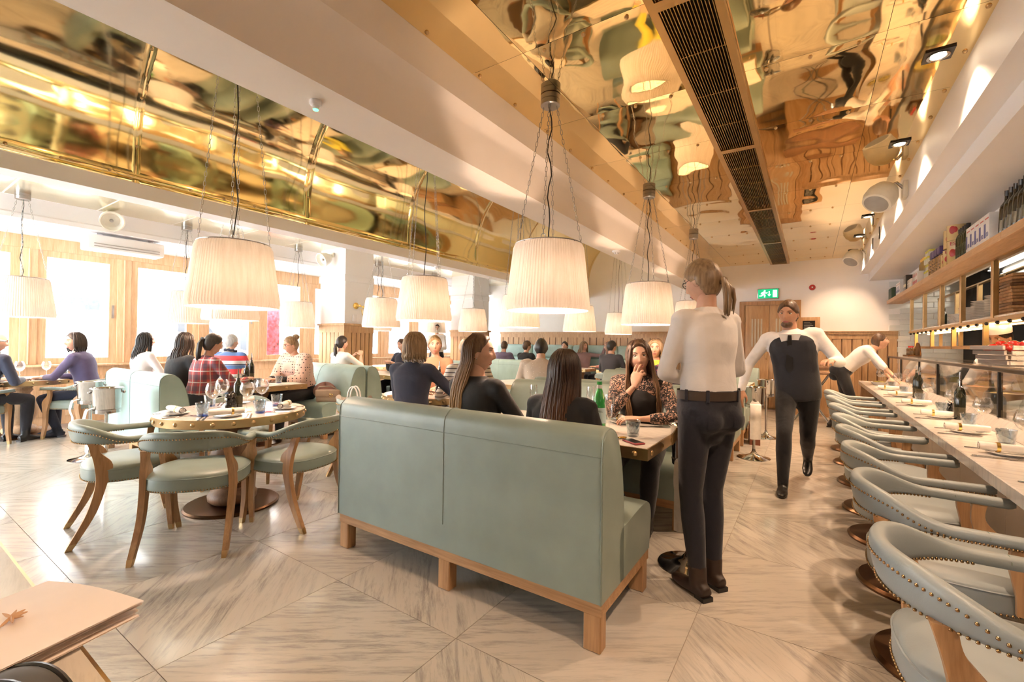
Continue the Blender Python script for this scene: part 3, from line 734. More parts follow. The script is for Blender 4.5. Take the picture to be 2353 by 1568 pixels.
# booth sofas ---------------------------------------------------------------
def make_sofa(w, lea, label, loc, flip=False, name='booth_sofa'):
    t = thing(name, label, 'sofa', loc, PI if flip else 0, group='high-backed leather booth sofas')
    x0, x1 = -w/2, w/2
    bp = spline([(0, .205), (0, .5), (.0, .82), (.022, .885), (.065, .908), (.115, .900), (.165, .86), (.215, .75), (.245, .60), (.258, .42), (.26, .205)], 4)
    def body(pr_, r, nm):
        # rounded ends: several sections shrinking toward each end
        cy_ = sum(p[0] for p in pr_)/len(pr_); cz = sum(p[1] for p in pr_)/len(pr_)
        secs = [(x0, .965), (x0+r*.3, .988), (x0+r, 1.0), (0, 1.0), (x1-r, 1.0), (x1-r*.3, .988), (x1, .965)]
        v = []; f = []; n = len(pr_)
        for x, k in secs:
            for a, b in pr_: v.append((x, cy_+(a-cy_)*k, .205+(b-.205)*(.5+.5*k)))
        for j in range(len(secs)-1):
            for i in range(n): f.append((j*n+i, (j+1)*n+i, (j+1)*n+(i+1) % n, j*n+(i+1) % n))
        f += [tuple(range(n)), tuple(reversed([6*n+i for i in range(n)]))]
        return MB().add(v, f).build(nm, lea, t, 50)
    bk = body(bp, .03, 'back')
    sp = spline([(.2, .205), (.2, .42), (.30, .445), (.50, .462), (.60, .455), (.648, .425), (.665, .37), (.655, .30), (.640, .205)], 4)
    body(sp, .03, 'seat')
    for k in (-1, 0, 1):
        if k == 0:
            MB().tube([(0, a-.0012, b+.0012) if a < .08 else (0, a+.001, b+.0012) for a, b in bp[2:-6]], .0022, 5).build('seam', 'seam', bk)
        else:
            MB().tube([(k*(w/2-.004), cy_, cz) for cy_, cz in [(a if a > .13 else a-.001, b-.012*(b-.2)) for a, b in bp]], .003, 5).build('piping', 'seam', bk)
    MB().tube([(x0+.004, -.0012, .795), (x1-.004, -.0012, .795)], .0022, 5).build('seam', 'seam', bk)
    fr = MB().box((x0+.004, .012, .150), (x1-.004, .046, .206)).box((x0+.004, .599, .150), (x1-.004, .635, .206)).box((x0+.004, .046, .150), (x0+.04, .599, .206)).box((x1-.04, .046, .150), (x1-.004, .599, .206))
    fr.build('frame', 'oakx', t)
    for x in (x0+.045, 0, x1-.045):
        for y in (.042, .595): MB().rbox((x-.038, y-.03, 0), (x+.038, y+.03, .152 if x else .152), .004, 1).build('leg', 'oak', t)
    return t
BX = -1.535
s1 = make_sofa(1.70, 'leather', 'large sage leather booth sofa in the foreground, seen from behind', (BX, 1.70, 0))
def sofa(y, flip, lab, x=BX): 
    o = dup(s1, (x, y, 0), PI if flip else 0, lab); return o
sofa(3.76, True, 'sage leather booth sofa behind the woman in the lace top')
sofa(3.99, False, 'sage leather booth sofa back to back behind the lace-top woman\'s sofa')
sofa(6.03, True, 'sage booth sofa behind the woman with wavy hair and yellow top')
sofa(6.28, False, 'sage booth sofa second pair from the front, facing the back wall')
sofa(8.30, True, 'sage booth sofa nearest the back wall door')
w1 = make_sofa(1.55, 'leather_daylit', 'aqua leather booth sofa behind the two ice buckets', (-5.875, 1.69, 0))
def wsofa(y, flip, lab, x=-5.875): return dup(w1, (x, y, 0), PI if flip else 0, lab)
wsofa(4.04, True, 'daylit sage booth sofa behind the woman in the polka-dot shawl')
wsofa(4.07, False, 'daylit sage booth sofa under the ponytailed woman in white shirt')
wsofa(6.25, True, 'daylit sage booth sofa behind the man in the blue suit')
wsofa(6.45, False, 'daylit sage booth sofa past the blonde woman in orange')
wsofa(7.93, False, 'daylit sage booth sofa under the men in mauve and black near the back wall', -5.62)
# back wall banquette
bq = thing('banquette', 'long aqua leather banquette with two-tier back along the back wall', 'banquette', (-5.0, D, 0))
MB().box((-2.35, -.66, 0), (2.35, -.05, .18)).build('plinth', 'ped', bq)
for k in range(4):
    a = -2.35+1.175*k; b = a+1.17
    MB().rbox((a, -.70, .18), (b, -.10, .46), .05, 3).build('seat_cushion', 'leather_daylit', bq)
    MB().rbox((a, -.22, .44), (b, -.06, .90), .05, 3).build('lower_back', 'leather_daylit', bq)
    MB().rbox((a, -.24, .90), (b, -.06, 1.23), .06, 3).build('upper_back', 'leather_daylit', bq)
# ================================================================ TABLES
def stud_big(): return MB().lathe([(0, .011), (.008, .009), (.014, .003), (.015, 0)], 12).mesh('stud', 'brasss', 60)
STUD = stud_big()
def round_table(x, y, r, lab, ped='ped', group='round tables'):
    t = thing('round_table', lab, 'table', (x, y, 0), group=group)
    MB().lathe([(0, .66), (r-.01, .66), (r-.01, .713), (r-.014, .716), (0, .716)], 64).build('marble_top', 'ttop', t)
    b = MB().lathe([(r-.012, .655), (r, .655), (r+.002, .657), (r+.002, .712), (r, .714), (r-.012, .714)], 72, cap=False).build('brass_band', 'brasss', t)
    for k in range(26):
        a = 2*PI*k/26+.05; inst(STUD, 'stud', b, ((r+.002)*math.cos(a), (r+.002)*math.sin(a), .685), (0, PI/2, a))
    MB().lathe([(.0, .66), (.13, .66), (.13, .63), (.10, .60), (.115, .575), (.10, .555), (.085, .53), (.10, .50), (.145, .42), (.165, .33), (.15, .24), (.105, .16), (.095, .14), (.14, .12), (.165, .085), (.16, .05), (.14, .03), (0, .03)], 40).build('pedestal', ped, t, 60)
    MB().lathe([(0, 0), (r*.64, 0), (r*.645, .012), (r*.62, .022), (.14, .03), (0, .03)], 48).build('base_disc', 'bronze', t)
    return t
RT = [(-3.65, 1.68), (-3.30, 3.45), (-3.25, 5.3)]
rt1 = round_table(RT[0][0], RT[0][1], .49, 'round marble table with studded brass edge laid for three, in front of plaid-shirt woman')
dup(rt1, (RT[1][0], RT[1][1], 0), .1, 'round marble table in front of the bob-haired woman in black')
dup(rt1, (RT[2][0], RT[2][1], 0), .2, 'round marble table in front of the man in the beige sweater')
rtw = round_table(-8.30, 1.29, .52, 'round brass-edged table on pale turned pedestal by the window, left edge', 'pedl')
dup(rtw, (-7.85, 3.1, 0), 0, 'round brass-edged table by the window between dark-haired woman and striped-shirt man')
dup(rtw, (-7.75, 6.9, 0), 0, 'round table beyond the pillar beside the standing far waitress')
def rect_table(x0, x1, y0, y1, lab, z=.716):
    t = thing('booth_table', lab, 'table', ((x0+x1)/2, (y0+y1)/2, 0), group='rectangular booth tables'); a, b = (x1-x0)/2, (y1-y0)/2
    MB().box((-a+.006, -b+.006, z-.055), (a-.006, b-.006, z)).build('marble_top', 'ttop', t)
    bd = MB().box((-a, -b, z-.062), (a, -b+.008, z-.002)).box((-a, b-.008, z-.062), (a, b, z-.002)).box((-a, -b+.008, z-.062), (-a+.008, b-.008, z-.002)).box((a-.008, -b+.008, z-.062), (a, b-.008, z-.002)).build('brass_band', 'brasss', t)
    n = int(2*b/.16)
    for k in range(n):
        q = -b+.07+(2*b-.14)*k/(n-1)
        inst(STUD, 'stud', bd, (a, q, z-.032), (0, PI/2, 0)); inst(STUD, 'stud', bd, (-a, q, z-.032), (0, -PI/2, 0))
    n = int(2*a/.16)
    for k in range(n):
        q = -a+.07+(2*a-.14)*k/(n-1)
        inst(STUD, 'stud', bd, (q, -b, z-.032), (PI/2, 0, 0)); inst(STUD, 'stud', bd, (q, b, z-.032), (-PI/2, 0, 0))
    for s in (-.5, .5):
        MB().lathe([(.0, z-.06), (.09, z-.06), (.07, .58), (.05, .54), (.085, .40), (.09, .30), (.05, .14), (.085, .10), (.08, .03), (0, .03)], 28, (a*s, 0, 0)).build('pedestal', 'ped', t, 60)
        MB().lathe([(0, 0), (.22, 0), (.22, .015), (.08, .03), (0, .03)], 36, (a*s, 0, 0)).build('base_disc', 'bronze', t)
    return t
TB = [(-2.30, -.69, 2.31, 3.05)]
rect_table(-2.30, -.69, 2.31, 3.05, 'marble booth table with studded brass edge between the foreground women')
rect_table(-2.30, -.69, 4.62, 5.34, 'marble booth table in the second booth behind the waitress')
rect_table(-2.30, -.69, 6.92, 7.62, 'marble booth table in the third booth near the door')
rect_table(-6.60, -5.18, 2.50, 3.23, 'marble window booth table between plaid-shirt woman and polka-dot woman')
rect_table(-6.60, -5.18, 4.80, 5.50, 'marble window booth table before the man in the blue suit')
for k, x in enumerate((-5.75, -4.45, -3.3)): rect_table(x-.45, x+.45, 8.85, 9.45, 'small brass-edged table in front of the back banquette, %s from the left' % ('first', 'second', 'third')[k])
# foreground table at the bottom left corner
rect_table(-2.6, -.60, -.60, .243, 'brass-edged table under the pink menu at the bottom left corner')
# dining chairs
chair(-3.17, 1.27, *RT[0], 'sage tub chair with its back to the camera at the near round table')
chair(-3.76, 1.10, *RT[0], 'sage tub chair on the left of the near round table beside the ice buckets')
chair(-3.07, 1.83, *RT[0], 'sage tub chair on the right of the near round table')
chair(-4.22, 1.98, *RT[0], 'sage tub chair on the far side of the near round table')
chair(-3.42, 2.78, -3.3, 3.45, 'sage tub chair holding the paper bag and dark coat')
chair(-2.86, 2.80, *RT[1], 'sage tub chair under the bob-haired woman in black')
chair(-3.80, 4.02, *RT[1], 'sage tub chair under the blonde woman in orange')
chair(-2.70, 3.32, *RT[1], 'sage tub chair with the coat, under the person in striped top')
chair(-2.72, 4.72, *RT[2], 'sage tub chair under the man in the beige sweater')
chair(-2.74, 5.62, *RT[2], 'empty sage tub chair right of the beige-sweater man\'s table')
chair(-7.75, 1.72, -8.3, 1.29, 'pale tub chair under the woman in the purple cardigan')
chair(-7.72, .80, -8.3, 1.29, 'pale tub chair under the man at the left edge')
chair(-7.62, 2.36, -7.85, 3.1, 'pale tub chair under the dark-haired woman in white')
chair(-7.10, 3.15, -7.85, 3.1, 'pale tub chair under the man in the striped rugby shirt')
chair(-3.2, 8.25, -3.3, 9.2, 'sage tub chair under the man in the dark suit near the back')
# ================================================================ COUNTER AND OPEN KITCHEN
ct = thing('counter', 'long white marble counter running to the back of the room', 'counter', (.657, 0, 0))
MB().rbox((0, .9, .66), (.345, 9.25, .72), .004, 1).build('worktop', 'ctop', ct)
for k in range(9):
    y = .9+.925*k
    MB().rbox((.27, y, 0), (.30, y+.92, .66), .003, 1).build('front_panel', 'cream', ct)
MB().rbox((.02, 9.13, 0), (.30, 9.25, .66), .004, 1).build('end_panel', 'oakd', ct)
kb = thing('kitchen_bench', 'steel kitchen bench behind the counter', 'bench', (.657, 0, 0))
MB().rbox((.42, .9, .80), (1.0, 9.25, .84), .004, 1).build('worktop', 'steel', kb)
for k in range(9): MB().rbox((.44, .9+.925*k, .06), (.98, 1.82+.925*k, .80), .006, 1).build('cupboard', 'steel', kb)
MB().box((.5, .95, 0), (.92, 9.2, .06)).build('plinth', 'black', kb)
sc = thing('glass_screen', 'glass sneeze screen with dark rail along the kitchen side of the counter', 'screen', (1.055, 0, .80))
MB().prism([(-.053, -.08), (.022, -.08), (.022, .0), (-.003, .0)], .9, 9.25, 1).build('upstand', 'ctop', sc)
MB().box((-.004, .95, .0), (.002, 9.4, .31)).build('pane', 'pane', sc)
MB().rbox((-.02, .95, .305), (.02, 9.42, .33), .004, 1).build('rail', 'black', sc)
MB().rbox((.0, .95, .33), (.36, 9.42, .342), .002, 1).build('glass_shelf', 'pane', sc)
MB().rbox((.35, .95, .31), (.37, 9.42, .335), .003, 1).build('back_rail', 'black', sc)
for y in (1.0, 2.6, 4.3, 6.04, 6.95, 8.2, 9.4):
    MB().rbox((-.012, y-.012, .0), (.012, y+.012, .31), .002, 1).build('post', 'black', sc); MB().rbox((.35, y-.012, .04), (.37, y+.012, .31), .002, 1).build('post', 'black', sc)
# top oak shelf
sh = thing('oak_shelf', 'thick oak shelf above the kitchen pass, loaded with groceries', 'shelf', (1.14, 0, 2.05))
for a, b in ((1.0, 4.65), (4.653, 7.4), (7.403, 10.49)): MB().rbox((0, a, 0), (.225, b, .06), .003, 1).build('board', 'oaky', sh)
# brass pass rack
rk = thing('pass_rack', 'brass framed hanging rack with marble shelf over the kitchen pass', 'rack', (1.35, 0, 0))
PY = (3.65, 4.65, 5.65, 6.66, 7.56, 8.56, 9.55)
for y in PY:
    for x in (0, .33):
        MB().rbox((x-.02, y-.03, 1.5), (x+.02, y+.03, 2.05), .003, 1).build('post', 'brasss', rk)
MB().rbox((-.03, 3.3, 1.50), (.36, 9.6, 1.53), .003, 1).build('tray_frame', 'brasss', rk)
MB().rbox((-.01, 3.32, 1.531), (.34, 9.58, 1.552), .003, 1).build('marble_shelf', 'ctop', rk)
MB().box((-.025, 3.3, 2.035), (.025, 9.6, 2.05)).box((.31, 3.3, 2.035), (.36, 9.6, 2.05)).build('top_rail', 'brasss', rk)
warm = emit('heat_strip', (1, .62, .28), 9)
MB().box((.06, 3.4, 1.492), (.09, 9.5, 1.50)).box((.22, 3.4, 1.492), (.25, 9.5, 1.50)).build('light_strip', warm, rk)
for k in range(22): MB().ball((-.02, 3.5+.285*k, 1.487), .016, 8, 5).build('lamp_knob', 'black', rk)
for a, b in ((5.98, 7.1), (7.12, 8.2), (8.22, 9.3)):
    f = MB()
    for y in (a, b):
        for x in (.02, .30): f.box((x-.018, y-.018, 1.27), (x+.018, y+.018, 1.50))
    for x in (.02, .30): f.box((x-.018, a, 1.255), (x+.018, b, 1.285))
    for y in (a, b): f.box((.02, y-.018, 1.255), (.30, y+.018, 1.285))
    f.build('lower_frame', 'brasss', rk); MB().box((.03, a, 1.286), (.29, b, 1.296)).build('glass_tray', 'pane', rk)
    MB().box((.14, a+.05, 1.47), (.18, b-.05, 1.485)).build('light_strip', warm, rk)
for y in (4.2, 5.4, 6.6, 7.8, 9.0): spot((1.42, y, 1.48), (.9, y, .72), 70, 110, (1, .66, .36), .6)
# kitchen hood, range
hd = thing('extractor_hood', 'black extractor hood with bright strip lights behind the rack', 'hood', (2.2, 0, 2.2))
MB().prism([(-.2, .3), (.5, .0), (.5, .55), (-.2, .55)], 3.0, 9.55, 1).build('canopy', 'black', hd)
strip = emit('strip_white', (1, .86, .66), 12)
for k in range(4): MB().box((-.05+.13*k, 4.4+k*.4, .20-.055*k), (0+.13*k, 9.3, .21-.055*k)).build('tube_light', strip, hd)
rg = thing('cooking_range', 'stainless steel cooking range behind the chef', 'range', (2.45, 3.0, 0))
MB().rbox((-.28, 0, 0), (.28, 6.3, .88), .01).build('body', 'steel', rg); MB().rbox((.2, 0, .88), (.28, 6.3, 1.35), .01).build('splashback', 'steel', rg)
for k in range(6): MB().lathe([(.11, 0), (.11, .02), (.06, .03), (0, .03)], 16, (0, .6+k, .88)).build('burner', 'black', rg)
for k in range(3):
    o = thing('cooking_pot', 'steel pot on the cooking range, %s' % ordw(k), 'pot', (2.45, 4.6+2*k, .91), group='pots on the range')
    MB().lathe([(0, 0), (.14, 0), (.145, .01), (.145, .17), (.15, .175), (.138, .175), (.136, .02), (0, .02)], 24).build('body', 'chrome', o); MB().tube([(.14, 0, .13), (.2, 0, .14), (.2, .0, .14)], .01).build('handle', 'black', o)
# shop goods on the oak shelf --------------------------------------------------
SZ = 2.11
tmat = {}
def pm(n, c, r=.35, **k):
    if n not in tmat: tmat[n] = plain(n, c, r, **k)
    return tmat[n]
def goods(name, lab, cat, x, y, group, rz=0): return thing(name, lab, cat, (x, y, SZ), rz, group)
for k in range(3):
    o = goods('tin', 'tall dark green tin at the far end of the oak shelf', 'tin', 1.20, 10.08+.12*k, 'dark green tins on the oak shelf')
    MB().rbox((-.05, -.05, 0), (.05, .05, .19), .006).build('body', pm('tin_green', (.03, .07, .04)), o); MB().rbox((-.03, -.03, .19), (.03, .03, .2), .004).build('lid', 'black', o)
def flour(x, y, lab, grp, h=.20):
    o = goods('flour_box', lab, 'box', x, y, grp); MB().rbox((-.05, -.06, 0), (.05, .06, h), .004).build('body', pm('flour_white', (.80, .80, .80)), o)
    MB().box((-.0515, .02, .03), (-.05, .058, h*.66)).build('stripe', pm('flour_blue', (.05, .07, .32)), o)
    MB().box((-.0512, -.05, h*.80), (-.05, .03, h*.85)).build('brand_line', pm('flour_red', (.5, .06, .04)), o)
    text('00', .05, (-.0512, -.022, .035), (PI/2, 0, -PI/2), pm('flour_blue', 0), 'print', o, .0004)
    return o
for k in range(3): flour(1.20, 9.22+.125*k, 'white and blue flour box in the far group on the oak shelf', 'far flour boxes', .19)
for k in range(5): flour(1.20, 5.02+.125*k, 'white and blue 00 flour box beside the wine bottles on the shelf', 'near flour boxes', .215)
for k in range(3):
    o = goods('carton', 'small black carton stacked behind the far flour boxes' if k < 2 else 'black carton beside the white box on the shelf', 'carton', 1.30 if k < 2 else 1.2, (9.5, 9.2, 8.72)[k], 'black cartons on the shelf')
    MB().rbox((-.05, -.11, 0), (.05, .11, .25 if k < 2 else .22), .004).build('body', 'black', o); MB().box((-.0512, -.1, .05), (-.05, .1, .09)).build('label_band', pm('cream_label', (.62, .55, .38)), o)
o = goods('carton', 'plain white box in the middle of the far shelf', 'box', 1.2, 8.36, None); MB().rbox((-.05, -.14, 0), (.06, .14, .12), .004).build('body', 'china', o); MB().box((-.051, -.14, .06), (-.05, .14, .064)).build('tape', 'linen', o)
o = goods('crate', 'white and red crate holding gold-topped bottles on the shelf', 'crate', 1.2, 7.95, None)
MB().rbox((-.05, -.16, 0), (.07, .16, .16), .004).build('body', 'china', o)
for k in range(6): MB().box((-.0515, -.15+.05*k, .01), (-.05, -.115+.05*k, .05)).box((-.0515, -.145+.05*k, .10), (-.05, -.13+.05*k, .135)).build('print', pm('crate_red', (.42, .03, .03)), o)
def bottle(prof, mat, cap, name, lab, cat, loc, group=None, rot=None, label=None):
    o = thing(name, lab, cat, loc, 0, group); MB().lathe(prof, 20).build('body', mat, o, 60)
    r = prof[-1][0]; z = prof[-1][1]
    if cap: MB().lathe([(r+.003, z-.035), (r+.004, z+.004), (0, z+.006)], 16).build('cap', cap, o)
    if label: MB().lathe([(prof[1][0]+.001, label[0]), (prof[1][0]+.001, label[1])], 20, cap=False).build('paper_label', pm(label[2], label[3]), o)
    return o
WINE = [(0, 0), (.037, 0), (.038, .005), (.038, .18), (.034, .205), (.016, .235), (.0145, .25), (.0145, .305)]
OIL = [(0, 0), (.032, 0), (.033, .004), (.033, .17), (.028, .19), (.013, .215), (.012, .25)]
for k in range(6):
    o = bottle([(a*.62, b*.62) for a, b in WINE], pm('amber', (.30, .19, .04), .1), 'gold', 'bottle', 'small amber bottle with gold cap standing in the red and white crate', 'bottle', (1.235, 7.83+.05*k, SZ+.15), 'gold-capped bottles in the crate')
for r in range(4):
    for c in range(3):
        o = thing('jar', 'glass jar with yellow lid in the stacked jars on the shelf', 'jar', (1.19+.02*(r % 2), 7.22+.085*c+.04*(r % 2), SZ+.085*r), 0, 'stacked yellow-lidded jars')
        MB().lathe([(0, 0), (.036, 0), (.038, .005), (.038, .055), (.034, .062)], 16).build('body', pm('jar_pale', (.62, .62, .55), .15), o); MB().lathe([(.037, .06), (.039, .062), (.039, .082), (.036, .085), (0, .085)], 16).build('lid', pm('jar_yellow', (.50, .46, .04)), o)
for k in range(4):
    o = goods('pasta_bag', 'clear bag of dried pasta with blue top, %s in the row on the shelf' % ordw(k), 'bag', 1.2, 6.72+.125*k, 'pasta bags on the shelf')
    MB().grid(lambda u, w: ((.045+.01*math.sin(9*u+k))*math.cos(2*PI*u)*(1 if w < .9 else .35), (.06)*math.sin(2*PI*u), .21*w), 20, 10, cu=True).build('body', pm('pasta', (.42, .24, .09), .4, var=.5, scale=60), o)
    MB().rbox((-.035, -.058, .19), (.02, .058, .275), .01).build('top', pm('bag_blue', (.07, .04, .16)), o)
def tin(x, y, z, s, lab):
    o = thing('tomato_tin', lab, 'tin', (x, y, SZ+z), 1.1, 'gold and red tomato tins on the shelf'); r, h = .05*s, .145*s
    MB().lathe([(0, 0), (r, 0), (r+.002, .004), (r, .008), (r, h-.008), (r+.002, h-.004), (r-.003, h), (0, h-.004)], 24).build('body', pm('tin_gold', (.62, .46, .22), .25), o)
    MB().ball((-r*.93, r*.1, h*.45), (.008, r*.42, h*.2), 12, 8).build('tomato_print', pm('tin_red', (.42, .02, .02)), o)
    text('ESE', .032*s, (-r-.001, 0, h*.78), (PI/2, 0, -PI/2), pm('tin_red', 0), 'print', o, .002)
tin(1.20, 6.52, 0, 1.0, 'gold and red tomato tin, small one at the left of the pile'); tin(1.20, 6.38, 0, 1.15, 'gold and red tomato tin in the middle of the lower row'); tin(1.215, 6.19, 0, 1.55, 'large gold and red tomato tin in the lower row')
tin(1.23, 6.43, .19, 1.5, 'gold and red tomato tin on top of the pile, left one'); tin(1.215, 6.19, .226, 1.6, 'largest gold and red tomato tin on top of the pile')
for k in range(7): bottle([(a, b*1.18) for a, b in OIL], pm('oil_green', (.035, .045, .02), .08), 'black', 'oil_bottle', 'dark oil bottle with black cap in the row beside the tomato tins', 'bottle', (1.195+.075*(k > 4), 5.72+.068*(k % 5)+.04*(k > 4), SZ), 'oil bottles on the shelf', label=(.03, .13, 'oil_label', (.35, .36, .22)))
for k in range(6):
    o = bottle([(a, b*1.05) for a, b in WINE], 'bottle', 'black', 'wine_bottle', 'dark wine bottle tilted on the near end of the shelf', 'bottle', (1.215, 4.42+.09*k, SZ+.012), 'tilted wine bottles on the shelf', label=(.03, .11, 'wine_label', (.60, .55, .40)))
    o.rotation_euler = (.16, 0, 0)
# plates, bowls, boards on the rack ---------------------------------------------
pl = thing('plate', 'x', 'plate', group='plates stacked on the brass rack')
MB().lathe([(0, .004), (.07, .004), (.115, .014), (.118, .017), (.112, .018), (.07, .009), (0, .008)], 28).build('dish', 'china', pl, 60); MB().lathe([(.06, 0), (.066, 0), (.066, .005), (.06, .005)], 24, cap=False).build('foot_ring', 'china', pl)
first = [True]
def stack(y, n, lab, sc=1, x=1.50):
    for k in range(n):
        o = pl if first[0] else dup(pl); first[0] = False; o.location = (x, y, 1.552+.0165*k*sc); o.scale = (sc,)*3; o['label'] = lab
stack(6.98, 10, 'white plate in the lowest plate stack on the brass rack'); stack(6.52, 12, 'white plate in the middle plate stack on the brass rack'); stack(6.08, 13, 'white plate in the stack next to the wooden boards')
bo = thing('bowl', 'x', 'bowl', group='square bowls on the brass rack')
MB().lathe([(0, .004), (.05, .004), (.085, .06), (.09, .062), (.086, .064), (.05, .012), (0, .012)], 24).build('dish', 'china', bo, 60); MB().lathe([(.04, 0), (.046, 0), (.046, .005)], 24, cap=False).build('foot_ring', 'china', bo)
for k in range(5):
    o = bo if k == 0 else dup(bo); o.location = (1.5, 7.62 if k < 3 else 7.36, 1.552+.035*(k if k < 3 else k-3)); o['label'] = 'white bowl in the %s bowl stack on the brass rack' % ('taller' if k < 3 else 'shorter')
for k in range(13):
    o = thing('wooden_board', 'brown wooden serving board in the tall stack at the right end of the rack', 'board', (1.517, 5.62, 1.552+.027*k), random.uniform(-.05, .05), 'serving boards stacked on the rack')
    m = random.uniform(-.012, .012); MB().rbox((-.115, -.16+m, 0), (.115, .16+m, .0255), .006, 1).build('board', 'ped' if k in (3, 9, 10) else 'oak', o); MB().rbox((-.025, -.225+m, .004), (.025, -.155+m, .0215), .005, 1).build('handle', 'oak', o)
bottle(OIL, 'bottle', 'black', 'oil_bottle', 'lone dark bottle on the brass rack in front of the white tiles', 'bottle', (1.5, 8.3, 1.552))
# tomato crate and clutter on the glass shelf ------------------------------------
GZ = 1.143
cr = thing('crate', 'grey wooden crate of tomatoes on the glass shelf', 'crate', (1.225, 4.72, GZ), .12)
slat = wood('grey_slat', (.16, .13, .12), (.34, .30, .29), axis=1)
for k in range(4): MB().rbox((-.115-.012*k, -.21-.012*k, .035*k+.004), (-.10-.012*k, .21+.012*k, .035*k+.034), .002, 1).build('slat', slat, cr)
for s in (-1, 1):
    for k in range(4): MB().rbox((-.10, s*(.21+.012*k)-.006, .035*k+.004), (.10, s*(.21+.012*k)+.006, .035*k+.034), .002, 1).build('slat', slat, cr)
MB().box((-.1, -.2, 0), (.1, .2, .01)).build('base', slat, cr)
tom = pm('tomato_red', (.42, .018, .012), .15)
for k in range(15):
    a = (k % 3)*.072-.072; b = (k//3)*.085-.17; r = .029+.007*((k*5) % 3)/2
    o = thing('tomato', 'ripe red tomato heaped in the grey crate', 'tomato', (1.225+a+b*-.11, 4.72+b, GZ+.118+.012*((k*3) % 2)+(.018 if k % 3 == 1 else 0)), k, 'tomatoes in the crate')
    MB().grid(lambda u, w: (r*math.sin(PI*w)*math.cos(2*PI*u)*(1+.05*math.cos(10*PI*u)), r*math.sin(PI*w)*math.sin(2*PI*u)*(1+.05*math.cos(10*PI*u)), -r*.85*math.cos(PI*w)), 20, 8, cu=True).build('flesh', tom, o, 180)
    st = MB()
    for q in range(5): st.tube([(0, 0, r*.83), (r*.4*math.cos(q*1.257), r*.4*math.sin(q*1.257), r*.86)], [.003, .001], 4)
    st.build('calyx', pm('calyx_green', (.06, .12, .02)), o)
bb = thing('bottle_basket', 'dark arched basket of red-capped bottles on the far end of the glass shelf', 'basket', (1.22, 8.55, GZ))
MB().prism([(.2*math.cos(PI*k/12), .20*math.sin(PI*k/12)) for k in range(13)], .05, .065, 0).build('back', 'bronze', bb); MB().box((-.08, -.2, 0), (.065, .2, .02)).build('tray', 'bronze', bb)
for k in range(4): bottle([(a, b*.5) for a, b in OIL], pm('sauce', (.10, .06, .03), .2), pm('sauce_red', (.4, .03, .02)), 'sauce_bottle', 'small sauce bottle with red cap in the arched basket', 'bottle', (1.2, 8.43+.075*k, GZ+.02), 'sauce bottles in the basket', label=(.02, .06, 'sauce_label', (.6, .5, .35)))
for k in range(7):
    y = (2.2, 3.1, 3.85, 5.0, 5.72, 7.3, 7.95)[k]; o = thing('steel_tray', 'steel food tray on the kitchen bench behind the glass, %s' % ordw(k), 'tray', (1.24, y, .84), 0, 'trays on the kitchen bench')
    MB().lathe([(0, .0), (.12, .0), (.14, .08), (.15, .082), (.138, .084), (.118, .008), (0, .008)], 20).build('pan', 'steel', o)
    MB().ball((0, 0, .05), (.115, .115, .035), 14, 6).build('food', pm('food%d' % (k % 3), ((.32, .26, .05), (.28, .10, .04), (.12, .15, .04))[k % 3], .6, var=.4, scale=40), o)
for k in range(5):
    y = (3.5, 4.5, 5.55, 6.5, 7.7)[k]; o = thing('glass_jug', 'clear glass jug of oil on the kitchen bench behind the glass, %s' % ordw(k), 'jug', (1.50, y, .84), 0, 'jugs behind the glass screen')
    MB().lathe([(0, 0), (.06, 0), (.075, .03), (.07, .12), (.045, .17), (.05, .20), (.046, .2), (.041, .17), (0, .02)], 20).build('body', 'smoke', o); MB().lathe([(0, .006), (.058, .006), (.068, .07), (0, .07)], 18).build('oil', pm('oil', (.35, .30, .05), .1), o)
fl_ = thing('dark_pan', 'round dark pan leaning behind the glass screen', 'pan', (1.50, 4.62, .86)); MB().lathe([(0, 0), (.12, 0), (.15, .05), (.145, .05), (.118, .008), (0, .008)], 28).xf(Matrix.Translation((0, 0, .13)) @ Matrix.Rotation(1.2, 4, 'Y')).build('pan', 'bronze', fl_); MB().tube([(.05, 0, .26), (.09, 0, .36)], .01).build('handle', 'black', fl_)
# ================================================================ TABLEWARE
def proto(name, cat, group): return thing(name, 'x', cat, group=group)
class Kit:
    def __init__(s, p): s.p = p; s.used = False
    def __call__(s, loc, lab, rz=0):
        o = s.p if not s.used else dup(s.p); s.used = True
        o.location = loc; o.rotation_euler = (0, 0, rz); o['label'] = lab; return o
p = proto('wine_glass', 'glass', 'empty wine glasses')
b_ = [(.0, .105), (.012, .106), (.032, .122), (.047, .148), (.050, .162), (.046, .185), (.036, .215), (.0355, .217), (.0345, .215), (.0445, .185), (.0485, .162), (.0455, .149), (.031, .1235), (.0, .108)]
MB().lathe(b_, 28).build('bowl', 'glass', p, 60); MB().lathe([(.0035, .003), (.0032, .05), (.004, .1), (.008, .107)], 10, cap=False).build('stem', 'glass', p); MB().lathe([(0, 0), (.035, 0), (.036, .002), (.01, .005), (0, .005)], 24).build('foot', 'glass', p)
wineglass = Kit(p)
p = proto('champagne_flute', 'glass', 'tulip champagne flutes')
MB().lathe([(.0, .09), (.008, .093), (.018, .13), (.028, .19), (.027, .225), (.024, .245), (.023, .245), (.026, .225), (.027, .19), (.017, .131), (0, .095)], 24).build('bowl', 'glass', p, 60); MB().lathe([(.0035, .003), (.0032, .05), (.005, .092)], 10, cap=False).build('stem', 'glass', p); MB().lathe([(0, 0), (.032, 0), (.033, .002), (.01, .005), (0, .005)], 24).build('foot', 'glass', p)
flute = Kit(p)
